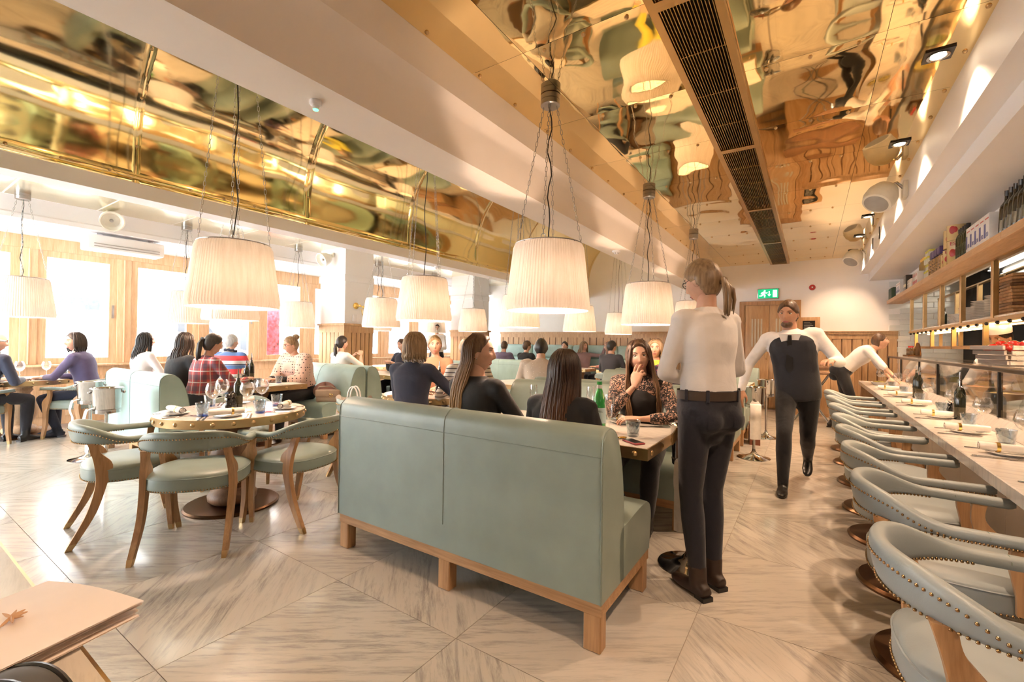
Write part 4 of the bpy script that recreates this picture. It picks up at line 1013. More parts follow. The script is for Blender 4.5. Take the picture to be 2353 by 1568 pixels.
def mk_tumbler(nm, mat, basem):
    p = proto('tumbler', 'glass', nm)
    def fn(u, w):
        r = .033+.010*w; k = .0014*math.cos(2*PI*u*9)*math.cos(w*14); r += k
        return (r*math.cos(2*PI*u), r*math.sin(2*PI*u), .008+.084*w)
    MB().grid(fn, 54, 14, cu=True).grid(lambda u, w: ((.0305+.010*w)*math.cos(2*PI*u), (.0305+.010*w)*math.sin(2*PI*u), .092-.074*(1-w) if w < 1 else .092), 30, 4, cu=True).build('cut_glass', mat, p, 60)
    MB().lathe([(0, 0), (.031, 0), (.034, .006), (.034, .014), (.031, .017), (0, .017)], 24).build('base', basem, p)
    MB().tube([(.0423*math.cos(2*PI*i/28), .0423*math.sin(2*PI*i/28), .092) for i in range(28)], .0012, 4, closed=True).build('rim', 'smoke', p); return Kit(p)
tumbler = mk_tumbler('cut glass tumblers', 'smoke', 'smoke'); btumbler = mk_tumbler('blue-based tumblers', 'smoke', 'blueg')
p = proto('side_plate', 'plate', 'side plates under rolled napkins'); MB().lathe([(0, .003), (.05, .003), (.082, .012), (.084, .015), (.08, .0155), (.05, .008), (0, .007)], 36).build('dish', 'china', p, 60); MB().lathe([(.04, 0), (.045, 0), (.045, .004)], 24, cap=False).build('foot_ring', 'china', p)
plate = Kit(p)
p = proto('rolled_napkin', 'napkin', 'rolled napkins in gold rings')
def nap(u, w):
    r = (.0225+.0015*math.sin(6*PI*u+5*w))*(1 if .02 < w < .98 else .93); tw = .4*w
    return (r*math.cos(2*PI*u+tw)*1.05, -.105+.21*w, .0215+r*.92*math.sin(2*PI*u+tw))
q = MB().grid(nap, 24, 16, cu=True); q.tube([(.016*k/26*math.cos(k*.75), -.105, .0215+.016*k/26*math.sin(k*.75)) for k in range(27)], .0022, 4); q.tube([(.016*k/26*math.cos(k*.75), .105, .0215+.016*k/26*math.sin(k*.75)) for k in range(27)], .0022, 4)
q.build('cloth', 'linen', p, 180); MB().lathe([(.0245, -.007), (.0255, -.007), (.0255, .007), (.0245, .007)], 28, cap=False).xf(Matrix.Translation((0, .035, .0215)) @ Matrix.Rotation(PI/2, 4, 'X')).build('ring', 'gold', p)
napkin = Kit(p)
p = proto('fork', 'fork', 'steel forks'); m = MB().rbox((-.005, -.10, 0), (.005, .02, .003), .001, 1).rbox((-.011, .02, .001), (.011, .05, .004), .001, 1)
for k in range(4): m.box((-.011+.0062*k, .05, .002), (-.0077+.0062*k, .09, .004))
m.build('tines', 'chrome', p); MB().rbox((-.007, -.11, 0), (.007, -.03, .0035), .001, 1).build('handle', 'chrome', p); fork = Kit(p)
p = proto('knife', 'knife', 'steel knives'); MB().prism([(-.005, .0), (.007, .0), (.008, .07), (.0, .105), (-.005, .09)], .0005, .002, 2).build('blade', 'chrome', p); MB().rbox((-.006, -.10, 0), (.006, .0, .005), .002, 1).build('handle', 'chrome', p); knife = Kit(p)
p = proto('pepper_mill', 'mill', 'black pepper mills'); MB().lathe([(0, 0), (.027, 0), (.028, .01), (.025, .03), (.027, .035), (.024, .05), (.018, .065), (.024, .075), (.019, .085), (0, .085)], 24).build('body', 'pepper', p, 60)
MB().lathe([(0, .085), (.014, .086), (.012, .09), (.025, .10), (.026, .112), (.018, .125), (.006, .13), (.008, .138), (0, .142)], 24).build('head', 'pepper', p, 60); mill = Kit(p)
def pourer(loc, lab, h=1.0, sq=False, grp='dark oil bottles with pourers'):
    o = bottle([(a*(1.0 if not sq else .85), b*h) for a, b in OIL], 'bottle', None, 'oil_bottle', lab, 'bottle', loc, grp, label=(.03*h, .10*h, 'oil_paper', (.46, .38, .22)))
    MB().lathe([(.013, .235*h), (.013, .26*h), (.006, .265*h), (.004, .30*h), (.003, .31*h)], 10).build('pourer', 'chrome', o); return o
CT = .72
SY = (2.52, 3.28, 3.99, 4.73, 5.63, 6.53, 7.45)
for k, y in enumerate(SY):
    w = ordw(k)
    plate((.835, y, CT), 'side plate at the %s place setting on the counter' % w); napkin((.835, y+.005, CT+.0125), 'rolled napkin at the %s place setting on the counter' % w, PI/2+.04*(k % 3-1))
    fork((.79, y-.115, CT), 'fork at the %s place setting on the counter' % w, -PI/2); fork((.78, y-.14, CT), 'second fork at the %s place setting on the counter' % w, -PI/2+.03)
    knife((.80, y+.12, CT), 'knife at the %s place setting on the counter' % w, -PI/2)
    tumbler((.905, y+.30, CT), 'smoky cut tumbler by the %s place setting on the counter' % w, k); wineglass((.945, y+.17, CT), 'large wine glass by the %s place setting on the counter' % w)
mill((.965, 5.02, CT), 'black pepper mill beside two oil bottles on the counter'); mill((.965, 3.33, CT), 'black pepper mill at the right edge of the counter'); mill((.965, 6.58, CT), 'black pepper mill halfway down the counter')
pourer((.965, 4.81, CT), 'tall dark oil bottle with steel pourer on the counter', 1.15); pourer((.945, 4.71, CT), 'squat dark oil bottle with gold 17 marking on the counter', .95)
pourer((.96, 6.47, CT), 'dark oil bottle with pourer beside the far pepper mill', 1.15); pourer((.965, 6.36, CT), 'second dark bottle halfway down the counter', 1.1)
for k in range(3): wineglass((.86+.04*k, 8.55+.13*k, CT), 'wine glass in front of the bending waiter, %s' % ordw(k))
o = thing('serving_bowl', 'white bowl with salad in front of the bending waiter', 'bowl', (.83, 8.35, CT)); MB().lathe([(0, 0), (.06, 0), (.10, .045), (.103, .047), (.097, .046), (.058, .006), (0, .006)], 28).build('dish', 'china', o); MB().ball((0, 0, .035), (.085, .085, .025), 14, 6).build('salad', pm('food0', 0), o)
# near round table
TZ = .716
cx, cy_ = RT[0]
def rtset(cx, cy_, ang, r, lab, full=True):
    c, s = math.cos(ang), math.sin(ang)
    def P(rad, tan, z=TZ): return (cx+c*rad-s*tan, cy_+s*rad+c*tan, z)
    plate(P(r, 0), 'side plate %s' % lab); napkin(P(r, 0, TZ+.0165), 'rolled napkin in gold ring %s' % lab, ang+(.0 if not full else random.uniform(-.4, .4)))
    fork(P(r, -.12), 'fork %s' % lab, ang+PI/2); fork(P(r, -.145), 'second fork %s' % lab, ang+PI/2); knife(P(r, .12), 'knife %s' % lab, ang+PI/2); knife(P(r+.0, .145), 'second knife %s' % lab, ang+PI/2+.05)
    wineglass(P(r-.20, .10), 'wine glass %s' % lab); btumbler(P(r-.12, .19), 'blue-based tumbler %s' % lab)
for a, lab in ((-.55, 'nearest the camera on the near round table'), (-1.75, 'at the left of the near round table'), (.75, 'at the right of the near round table'), (2.6, 'on the far side of the near round table')): rtset(cx, cy_, a, .36, lab)
mill((cx-.02, cy_+.0, TZ), 'black pepper mill on the near round table'); mill((cx+.03, cy_-.05, TZ), 'black salt mill beside the pepper mill on the near round table')
pourer((cx-.07, cy_+.06, TZ), 'dark oil bottle on the near round table', 1.0)
# foreground booth table
gb = bottle([(0, 0), (.04, 0), (.041, .006), (.041, .155), (.034, .20), (.017, .255), (.014, .27), (.0145, .30)], 'green', None, 'water_bottle', 'green glass sparkling water bottle on the foreground booth table', 'bottle', (-1.09, 2.63, TZ))
MB().lathe([(.0415, .05), (.0415, .145)], 28, cap=False).build('paper_label', pm('blue_paper', (.42, .58, .62), .6), gb); MB().lathe([(.0165, .262), (.0165, .285)], 20, cap=False).build('neck_label', pm('silver_paper', (.62, .64, .62), .4), gb); MB().lathe([(.0165, .283), (.0165, .305), (0, .306)], 18).build('cap', 'green', gb)
text('S.PELL', .016, (.0165, -.0392, .118), (PI/2, 0, .40), 'black', 'print', gb, .0004)
flute((-.97, 2.49, TZ), 'empty tulip flute beside the green bottle'); flute((-1.62, 2.72, TZ), 'champagne flute left of the dark-haired woman\'s head'); flute((-1.25, 2.86, TZ), 'champagne flute right of the dark-haired woman\'s head')
tumbler((-.86, 2.585, TZ), 'patterned dark tumbler in front of the woman in lace')
plate((-1.06, 2.97, TZ), 'side plate in front of the woman in lace'); napkin((-1.06, 2.97, TZ+.0125), 'rolled napkin on the plate before the woman in lace', .9)
knife((-.98, 2.42, TZ), 'knife beside the gold spoon on the booth table', -.9)
o = thing('spoon', 'gold coloured spoon beside the phone on the booth table', 'spoon', (-.93, 2.45, TZ), -.75); MB().ball((0, .06, .006), (.017, .026, .005), 12, 6).build('bowl', 'gold', o); MB().tube([(0, .04, .006), (0, -.10, .003)], [.003, .0035], 6).build('handle', 'gold', o)
o = thing('phone', 'black phone in a red case on the booth table corner', 'phone', (-.80, 2.415, TZ), .95); MB().rbox((-.033, -.062, 0), (.033, .062, .010), .006).build('case', pm('phone_red', (.30, .045, .05)), o); MB().rbox((-.029, -.056, .0095), (.029, .056, .0112), .001, 1).build('screen', 'black', o)
for k, (x, y) in enumerate(((-1.1, 4.75), (-1.0, 5.05), (-1.5, 4.8))): wineglass((x, y, TZ), 'wine glass on the second booth table, %s' % ordw(k))
tumbler((-1.45, 5.15, TZ), 'tumbler on the second booth table'); btumbler((-.95, 7.2, TZ), 'tumbler on the third booth table')
# window booth table and others
for k, (x, y) in enumerate(((-5.62, 2.72), (-5.75, 2.84))): pourer((x, y, TZ), 'dark bottle on the window booth table, %s' % ('shorter', 'taller')[k], (.95, 1.2)[k], grp='bottles on the window booth table')
mill((-5.55, 2.66, TZ), 'black mill on the window booth table'); btumbler((-5.45, 3.02, TZ), 'blue tumbler by the polka-dot woman'); btumbler((-5.28, 2.68, TZ), 'blue tumbler at the end of the window booth table')
tag(MB().rbox((-5.50, 2.90, TZ), (-5.28, 3.20, TZ+.003), .001, 1).build('menu_sheet', 'linen'), 'white menu sheet before the polka-dot woman', 'menu')
for k, (x, y) in enumerate(((-8.1, 1.25), (-8.2, 1.5), (-8.45, 1.3))): wineglass((x, y, TZ), 'wine glass on the left window table, %s' % ordw(k))
pourer((-8.35, 1.12, TZ), 'dark bottle on the left window table', 1.2); plate((-8.0, 1.05, TZ), 'plate before the man at the left edge'); plate((-7.98, 1.45, TZ), 'plate before the woman in the purple cardigan'); tumbler((-8.25, 1.68, TZ), 'tumbler on the left window table')
flute((-3.18, 3.25, TZ), 'champagne flute in front of the bob-haired woman, left'); flute((-3.02, 3.45, TZ), 'champagne flute in front of the bob-haired woman, right'); pourer((-3.16, 3.42, TZ), 'dark oil bottle between two flutes on the middle round table', 1.1); flute((-3.35, 3.18, TZ), 'champagne flute in front of the bob-haired woman, leftmost')
mill((-3.1, 3.33, TZ), 'black pepper mill on the middle round table'); btumbler((-3.1, 5.05, TZ), 'blue tumbler before the man in beige')
for k, x in enumerate((-4.75, -4.65)): pourer((x, 9.1, TZ), 'dark bottle on the middle table by the back banquette, %s' % ('left', 'right')[k], 1.2, grp='bottles by the back banquette')
wineglass((-3.3, 9.05, TZ), 'wine glass on the right table by the back banquette'); btumbler((-3.15, 8.98, TZ), 'tumbler on the right table by the back banquette'); pourer((-3.42, 9.15, TZ), 'dark bottle on the right table by the back banquette', 1.1)
# ---- ice bucket stands
def ice(loc, lab, rz=0, towel=True):
    t = thing('ice_bucket_stand', lab, 'ice bucket', loc, rz, 'chrome ice bucket stands')
    MB().lathe([(0, 0), (.165, 0), (.168, .006), (.10, .02), (.04, .045), (.02, .075), (.016, .10)], 36).build('base', 'chrome', t, 60); MB().lathe([(.014, .08), (.014, .55), (.02, .56), (.03, .57)], 16).build('pole', 'chrome', t)
    MB().lathe([(0, .56), (.05, .56), (.098, .575), (.10, .60), (.102, .605), (.097, .605), (0, .58)], 32).build('cradle', 'chrome', t, 60)
    bk = MB().lathe([(0, .585), (.092, .585), (.096, .59), (.108, .785), (.120, .792), (.121, .797), (.112, .80), (.104, .79), (.092, .60), (0, .595)], 40).build('bucket', 'chrome', t, 60)
    for s in (-1, 1): MB().ball((0, s*.118, .755), .014).tube([(0, s*.105, .755), (0, s*.12, .755)], .008, 8).build('knob', 'chrome', bk)
    if towel:
        def fn(u, w):
            a = w*1.25; x = .05+.02*math.sin(3*u) ; y = -.095-.045*min(1, a*3)*math.sin(min(a*3, 1)*PI/2)
            return (-.055+.11*u, -.13-.012*math.sin(u*5)-.02*math.sin(min(1, a*2)*PI), .59-.36*w+ (.02 if w < .06 else 0))
        m = MB().grid(fn, 8, 18).grid(lambda u, w: (-.055+.11*u, -.124+.06*w, .605+.012*math.sin(w*PI)), 8, 4); m.build('napkin', 'linen', t, 180)
    return t
ice((-6.18, 1.455, 0), 'chrome ice bucket on stand with white napkin, left of the pair by the aqua sofa', -.3); ice((-5.30, 1.36, 0), 'chrome ice bucket on stand with white napkin, right of the pair by the aqua sofa', -.3)
ice((-.565, 2.70, 0), 'chrome ice bucket stand behind the standing waitress at the booth table'); ice((-.52, 5.72, 0), 'chrome ice bucket on stand with hanging napkin right of the waitress', .2); ice((-.50, 7.1, 0), 'chrome ice bucket on stand behind the walking waiter\'s arm', .2, False)
# folding tray stand
ts = thing('tray_stand', 'chrome folding tray stand with dark tray by the far counter end', 'tray stand', (.02, 9.15, 0))
for y in (-.17, .17):
    MB().tube([(-.25, y, .0), (-.22, y, .03), (.23, y, .78), (.25, y, .80)], .011).tube([(.25, y, .0), (.22, y, .03), (-.23, y, .78), (-.25, y, .80)], .011).build('legs', 'chrome', ts)
for x in (-.25, .25): MB().tube([(x, -.17, .80), (x, .17, .80)], .011).build('crossbar', 'chrome', ts)
MB().rbox((-.32, -.24, .81), (.32, .24, .84), .012).build('tray', 'ped', ts)
# bags, coats, menu
mn = thing('menu', 'folded pale pink card menu lying over the table edge, bottom left', 'menu', (-1.125, .045, TZ), .245)
pink = pm('pink_card', (.90, .79, .71), .55, var=.02)
def leaf(z0, z1, ox): return lambda u, w: (-.15+.30*u+ox, -.30+.55*w, z0+(z1-z0)*(u**2)+.012*math.sin(u*PI)*w)
for k, (z0, z1, ox) in enumerate(((.004, .012, -.008), (.008, .022, -.01), (.016, .036, .0), (.022, .042, .004))):
    m = MB(); f1 = leaf(z0, z1, ox); m.grid(f1, 14, 14).grid(lambda u, w: (f1(u, w)[0], f1(u, w)[1], f1(u, w)[2]-.0022), 14, 14); m.build('leaf', pink, mn, 180)
cr_ = pm('crest_print', (.62, .38, .22), .6)
for k in range(7):
    q = k*.42; MB().tube([(-.005+.03*math.cos(q)*t_/4, .135+.05*math.sin(q)*t_/4-.03*t_/4, .0415+.002*t_/4) for t_ in range(5)], [.003, .0035, .003, .002, .001], 4).build('crest', cr_, mn)
st = thing('bag_strap', 'dark grey padded strap with dark binding on the corner table', 'strap', (-.945, .150, TZ), .42)
def sp_(off, r, nm, mat):
    MB().tube([(-.12+.24*k/16, .03*math.sin(k/16*PI)-.02+off, .006+.034*math.sin(k/16*PI)) for k in range(17)], r, 8).build(nm, mat, st)
MB().grid(lambda u, w: (-.12+.24*u, .03*math.sin(u*PI)-.02-.018+.036*w, .007+.034*math.sin(u*PI)+.004*math.sin(w*PI)), 20, 4).build('band', pm('strap_grey', (.10, .10, .10), .7), st, 180); sp_(.018, .005, 'binding', 'black'); sp_(-.018, .005, 'binding', 'black')
hb = thing('handbag', 'beige leather handbag on the aqua seat beside the polka-dot woman', 'handbag', (-5.22, 3.55, .445), .7)
tan = pm('tan_leather', (.42, .32, .24), .4); MB().rbox((-.15, -.06, 0), (.15, .06, .17), .04, 3).build('body', tan, hb); MB().rbox((-.152, -.067, .07), (.152, -.02, .175), .03, 3).build('flap', tan, hb); MB().lathe([(.018, -.003), (.022, 0), (.018, .003)], 16, cap=False).xf(Matrix.Translation((.05, -.07, .10)) @ Matrix.Rotation(PI/2, 4, 'X')).build('clasp', 'gold', hb)
MB().tube([(-.14, 0, .15), (-.1, -.05, .21), (.05, -.06, .22), (.14, 0, .15)], .008, 6).build('strap', tan, hb)
pb = thing('paper_bag', 'white paper carrier bag with handles on the tub chair', 'bag', (-3.52, 2.66, .48), .5)
pap = pm('bag_paper', (.74, .66, .60), .7, var=.08, scale=14, bmp=.3)
MB().grid(lambda u, w: ((.13+.02*w)*max(-1, min(1, 1.5*math.cos(2*PI*u)))+.008*math.sin(7*w+5*u), (.075-.03*w)*max(-1, min(1, 1.5*math.sin(2*PI*u)))+.006*math.sin(9*w+11*u), .25*w+.02*w*math.cos(4*PI*u)), 32, 12, cu=True).box((-.12, -.07, 0), (.12, .07, .004)).build('body', pap, pb, 60)
for s in (-1, 1): MB().tube([(.05*math.cos(PI-PI*k/10), s*.03, .23+.12*math.sin(PI*k/10)) for k in range(11)], .007, 5).build('handle', 'linen', pb)
ca = thing('coat', 'dark brown coat heaped on the tub chair beside the paper bag', 'coat', (-3.28, 2.84, .47), .3)
MB().grid(lambda u, w: (.16*math.sin(PI*w)*math.cos(2*PI*u)*(1+.2*math.sin(6*PI*u)), .15*math.sin(PI*w)*math.sin(2*PI*u), .01+.075*(1-math.cos(PI*w))*(1+.25*math.sin(8*PI*u+w*4))), 40, 14, cu=True).build('cloth', pm('coat_brown', (.05, .035, .028), .9), ca, 180); MB().tube([(-.12, -.1, .06), (0, -.15, .10), (.12, -.1, .06)], .02, 7).build('collar', pm('coat_brown', 0), ca)
tb = thing('tote_bag', 'brown leather bag on the floor under the far ice bucket', 'bag', (-.60, 6.62, 0), .15); MB().prism([(-.16, 0), (.16, 0), (.12, .26), (-.12, .26)], -.06, .06, 0).build('body', pm('bag_brown', (.18, .06, .03), .4), tb); MB().tube([(.06, -.08, .25), (.06, -.05, .42), (.06, .05, .42), (.06, .08, .25)], .007, 6).build('handle', pm('bag_brown', 0), tb)
pk = thing('suitcase', 'bright pink bag behind the plaid-shirt woman', 'bag', (-6.45, 2.28, .462)); MB().rbox((-.12, -.14, 0), (.12, .14, .34), .05, 3).build('body', pm('hot_pink', (.72, .02, .14), .5), pk); MB().tube([(0, -.05, .33), (0, -.03, .375), (0, .03, .375), (0, .05, .33)], .012, 6).build('handle', 'black', pk)
tray = thing('order_pad', 'small oak board resting on a chrome stand at the middle round table', 'board', (-3.32, 3.02, TZ), .3); MB().rbox((-.09, -.06, 0), (.09, .06, .02), .004, 1).build('board', 'oak', tray); MB().tube([(0, 0, .02), (0, 0, .10), (.03, 0, .11)], .003, 5).build('clip', 'chrome', tray)
# ================================================================ PEOPLE
def remesh(m, vox, it=4):
    me = bpy.data.meshes.new('tmp'); me.from_pydata(m.v, [], m.f); o = bpy.data.objects.new('tmp', me); COL.objects.link(o)
    r = o.modifiers.new('r', 'REMESH'); r.mode = 'VOXEL'; r.voxel_size = vox; r.use_smooth_shade = True
    if it: s = o.modifiers.new('s', 'SMOOTH'); s.factor = .5; s.iterations = it
    dg = bpy.context.evaluated_depsgraph_get(); e = o.evaluated_get(dg); em = e.to_mesh()
    out = MB(); out.v = [tuple(v.co) for v in em.vertices]; out.f = [tuple(p.vertices) for p in em.polygons]
    e.to_mesh_clear(); bpy.data.objects.remove(o); bpy.data.meshes.remove(me); return out
def limb(m, pts, rad, n=12):
    P = [Vector(p) for p in pts]; R = list(rad)
    a = (P[0]-P[1]).normalized(); b = (P[-1]-P[-2]).normalized()
    P = [P[0]+a*R[0]*.95, P[0]+a*R[0]*.7]+P+[P[-1]+b*R[-1]*.7, P[-1]+b*R[-1]*.95]; R = [R[0]*.3, R[0]*.72]+R+[R[-1]*.72, R[-1]*.3]
    return m.tube(P, R, n)
def loft(m, secs, lat, n=20):
    # secs: (centre, half width along lat, half depth)
    C = [Vector(s[0]) for s in secs]; v = []; f = []
    for j, (c, a, b) in enumerate(secs):
        t = (C[min(j+1, len(C)-1)]-C[max(j-1, 0)]).normalized(); l = (lat-t*lat.dot(t)).normalized(); d = t.cross(l)
        for i in range(n):
            q = 2*PI*i/n; cx, cz = math.cos(q), math.sin(q)
            cx = abs(cx)**.85*(1 if cx > 0 else -1); cz = abs(cz)**.85*(1 if cz > 0 else -1)
            v.append(C[j]+l*a*cx+d*b*cz)
    for j in range(len(secs)-1):
        for i in range(n): f.append((j*n+i, j*n+(i+1) % n, (j+1)*n+(i+1) % n, (j+1)*n+i))
    f += [tuple(range(n-1, -1, -1)), tuple((len(secs)-1)*n+i for i in range(n))]
    return m.add(v, f)
def ik(a, b, l1, l2, hint):
    a, b = Vector(a), Vector(b); d = b-a; L_ = min(d.length, (l1+l2)*.999); dn = d.normalized(); b = a+dn*L_
    x = (l1*l1-l2*l2+L_*L_)/(2*L_); h = math.sqrt(max(0, l1*l1-x*x)); hv = Vector(hint); hv = (hv-dn*hv.dot(dn)).normalized()
    return a+dn*x+hv*h, b
HA, HB, HC_ = .073, .094, .117
def headpt(d):
    x, y, z = d.x*HA, d.y*HB, d.z*HC_
    s = max(0, -d.z); k = s*s*(3-2*s) if s < 1 else 1
    x *= 1-.30*k; y *= 1.0 if y > 0 else 1-.45*k
    if y > 0: y *= 1-.10*k
    z *= 1-.0*k
    if y > 0:
        w = min(1, y/.05)
        y -= .004*w
        y += w*.020*math.exp(-(x/.0105)**2)*(max(0, min(1, (.030-z)/.055)) if z > -.026 else max(0, 1-(-.026-z)/.014))
        y -= w*.010*math.exp(-((abs(x)-.031)/.015)**2-((z-.014)/.012)**2)
        y += w*.004*math.exp(-((abs(x)-.028)/.02)**2-((z-.036)/.010)**2)
        y += w*.005*math.exp(-(x/.020)**2)*(math.exp(-((z+.056)/.006)**2)+math.exp(-((z+.068)/.007)**2))
        y += w*.006*math.exp(-(x/.018)**2-((z+.10)/.015)**2)
        y += w*.003*math.exp(-((abs(x)-.045)/.018)**2-((z+.018)/.02)**2)
    return Vector((x, y, z))
def face_y(x, z):
    q = max(.02, 1-(x/HA)**2-(z/HC_)**2); d = Vector((x/HA, math.sqrt(q), z/HC_)); p = headpt(d); return p.y
def head_mesh(n):
    m = MB(); nu, nv = n, int(n*.75)
    def fn(u, w):
        a = 2*PI*u-PI/2; b = PI*w
        # concentrate longitude lines at the face
        a = PI/2+ (2*PI*(u-.5) + .55*math.sin(2*PI*(u-.5))*-1 if True else 0)
        d = Vector((math.sin(b)*math.cos(a), math.sin(b)*math.sin(a), -math.cos(b))); return headpt(d)
    m.grid(fn, nu, nv, cu=True)
    for s in (-1, 1): m.ball((s*(HA-.001), -.008, -.002), (.009, .019, .031), 10, 8)
    return m
def hand_mesh(side, curl, fine):
    # palm along +Y, back of hand +Z, thumb toward side*-X
    m = MB(); loft(m, [((0, -.012, 0), .024, .017), ((0, .01, 0), .029, .018), ((0, .045, .0), .039, .0155), ((0, .082, .0), .040, .0125), ((0, .094, 0), .036, .010)], Vector((1, 0, 0)), 14)
    for k, (x, l) in enumerate(((-.029, .070), (-.010, .080), (.010, .076), (.028, .060))):
        x *= -side*-1 if False else side*-1*-1
        xx = (-.029+.0193*k)*(-side)*-1
        p = Vector((xx, .086-.004*abs(k-1.3), 0)); a = .0; pts = [p]; R = [.0088]
        for sg in range(3):
            a += curl[k]*(.8 if sg == 0 else 1.0); ll = l*(.45, .32, .23)[sg]
            p = p+Vector(((k-1.5)*.0035*(1 if side > 0 else -1)*(1 if sg == 0 else 0), ll*math.cos(a), -ll*math.sin(a))); pts.append(p); R.append((.0080, .0074, .0060)[sg])
        limb(m, pts, R, 9)
    t0 = Vector((-.022*side, .012, -.004)); limb(m, [t0, t0+Vector((-.022*side, .030, -.012)), t0+Vector((-.030*side, .058, -.018-.01*curl[4])), t0+Vector((-.030*side+.012*side*curl[4], .080, -.022-.012*curl[4]))], [.013, .0105, .009, .0068], 9)
    return remesh(m, .0034 if fine else .0065, 2)
def frame(dirv, nrm):
    y = Vector(dirv).normalized(); z = Vector(nrm); z = (z-y*z.dot(y)).normalized(); x = y.cross(z)
    return Matrix(((x.x, y.x, z.x, 0), (x.y, y.y, z.y, 0), (x.z, y.z, z.z, 0), (0, 0, 0, 1)))
# cloth and skin materials
def fabric(name, col, pat=None, **k):
    m, nt, b = nodes(name); v = coords(nt, (1, 1, 1)); n = N(nt, 'ShaderNodeTexNoise', Scale=9.0, Detail=4.0, Distortion=.6); L(nt, v, n.inputs['Vector'])
    sep = nt.nodes.new('ShaderNodeSeparateXYZ'); L(nt, v, sep.inputs[0]); X_, Y_, Z_ = sep.outputs
    base = mix(nt, n.outputs[0], [c*.82 for c in col], [min(1, c*1.1) for c in col])
    def band(s, f, w, ph=0): q = math_(nt, 'FRACT', math_(nt, 'MULTIPLY_ADD', s, f, ph+50)); return math_(nt, 'LESS_THAN', q, w)
    def diag(): return math_(nt, 'ADD', X_, Y_)
    if pat == 'stripes': base = mix(nt, band(Z_, k['f'], k.get('w', .5)), base, k['c2'])
    if pat == 'rugby':
        base = mix(nt, band(Z_, 5.2, .38, .1), base, (.72, .06, .07)); base = mix(nt, band(Z_, 5.2, .28, .72), base, (.10, .20, .45)); base = mix(nt, band(Z_, 5.2, .07, .42), base, (.03, .04, .09))
    if pat == 'plaid':
        s1 = diag(); a = band(s1, 8.5, .42); c = band(Z_, 8.5, .42)
        base = mix(nt, math_(nt, 'MULTIPLY', a, .55), base, (.05, .06, .09)); base = mix(nt, math_(nt, 'MULTIPLY', c, .55), base, (.05, .06, .09))
        base = mix(nt, math_(nt, 'MULTIPLY', band(s1, 8.5, .10, .3), .7), base, (.75, .70, .65)); base = mix(nt, math_(nt, 'MULTIPLY', band(Z_, 8.5, .10, .3), .7), base, (.75, .70, .65))
    if pat in ('dots', 'lace', 'fleck'):
        vo = N(nt, 'ShaderNodeTexVoronoi', Scale=k['f'], Randomness=k.get('rnd', .15)); L(nt, v, vo.inputs['Vector'])
        if pat == 'lace':
            n2 = N(nt, 'ShaderNodeTexNoise', Scale=46.0, Detail=1.0, Distortion=2.5); L(nt, v, n2.inputs['Vector'])
            q = math_(nt, 'GREATER_THAN', n2.outputs[0], .555)
        else: q = math_(nt, 'LESS_THAN', vo.outputs['Distance'], k.get('w', .3))
        base = mix(nt, q, base, k['c2'])
    L(nt, base, b.inputs['Base Color']); b.inputs['Roughness'].default_value = .85; b.inputs['Sheen Weight'].default_value = .15
    bump(nt, b, n.outputs[0], .55, .012); return m
def hairmat(name, lo, hi, tip=None, zr=(0, 1)):
    m, nt, b = nodes(name); v = coords(nt, (42, 42, 2.5)); n = N(nt, 'ShaderNodeTexNoise', Scale=1.6, Detail=4.0); L(nt, v, n.inputs['Vector'])
    c = ramp(nt, n.outputs[0], [(.3, lo), (.7, hi)])
    if tip:
        t = nt.nodes.new('ShaderNodeTexCoord'); s = nt.nodes.new('ShaderNodeSeparateXYZ'); L(nt, t.outputs['Object'], s.inputs[0])
        mr = N(nt, 'ShaderNodeMapRange'); L(nt, s.outputs[2], mr.inputs[0]); mr.inputs[1].default_value = zr[1]; mr.inputs[2].default_value = zr[0]
        c = mix(nt, mr.outputs[0], c, mix(nt, n.outputs[0], [x*.6 for x in tip], tip))
    L(nt, c, b.inputs['Base Color']); b.inputs['Roughness'].default_value = .38; bump(nt, b, n.outputs[0], .5, .006); return m
SK = plain('skin', (.62, .36, .25), .5, var=.05, scale=20, Subsurface_Weight=.12, Subsurface_Radius=(.03, .01, .006)); SKT = plain('skin_tan', (.50, .26, .16), .5, var=.05, scale=20)
LIP = plain('lips', (.46, .13, .12), .35); EYEW = plain('eye_white', (.78, .76, .73), .2, var=0); IRIS = plain('iris', (.05, .045, .04), .15, var=0); BROW = plain('brow', (.07, .04, .025), .7)
FB = {}
def fb(n, c, pat=None, **k):
    if n not in FB: FB[n] = fabric(n, c, pat, **k)
    return FB[n]
HR = dict(dark=hairmat('hair_dark', (.016, .010, .008), (.05, .030, .020)), brown=hairmat('hair_brown', (.055, .028, .015), (.13, .07, .035)), black=hairmat('hair_black', (.008, .007, .007), (.028, .024, .022)),
          blonde=hairmat('hair_blonde', (.20, .12, .05), (.44, .30, .15)), grey=hairmat('hair_grey', (.36, .35, .34), (.62, .60, .58)),
          ombre=hairmat('hair_ombre', (.07, .035, .018), (.16, .085, .04), (.66, .44, .23), (.86, 1.20)), lace=hairmat('hair_two_tone', (.05, .028, .016), (.13, .07, .04), (.36, .21, .11), (.82, 1.2)),
          long=hairmat('hair_long_brown', (.020, .010, .007), (.055, .028, .017), (.16, .07, .03), (.84, 1.05)), mouse=hairmat('hair_mousy', (.16, .095, .05), (.36, .24, .13)))
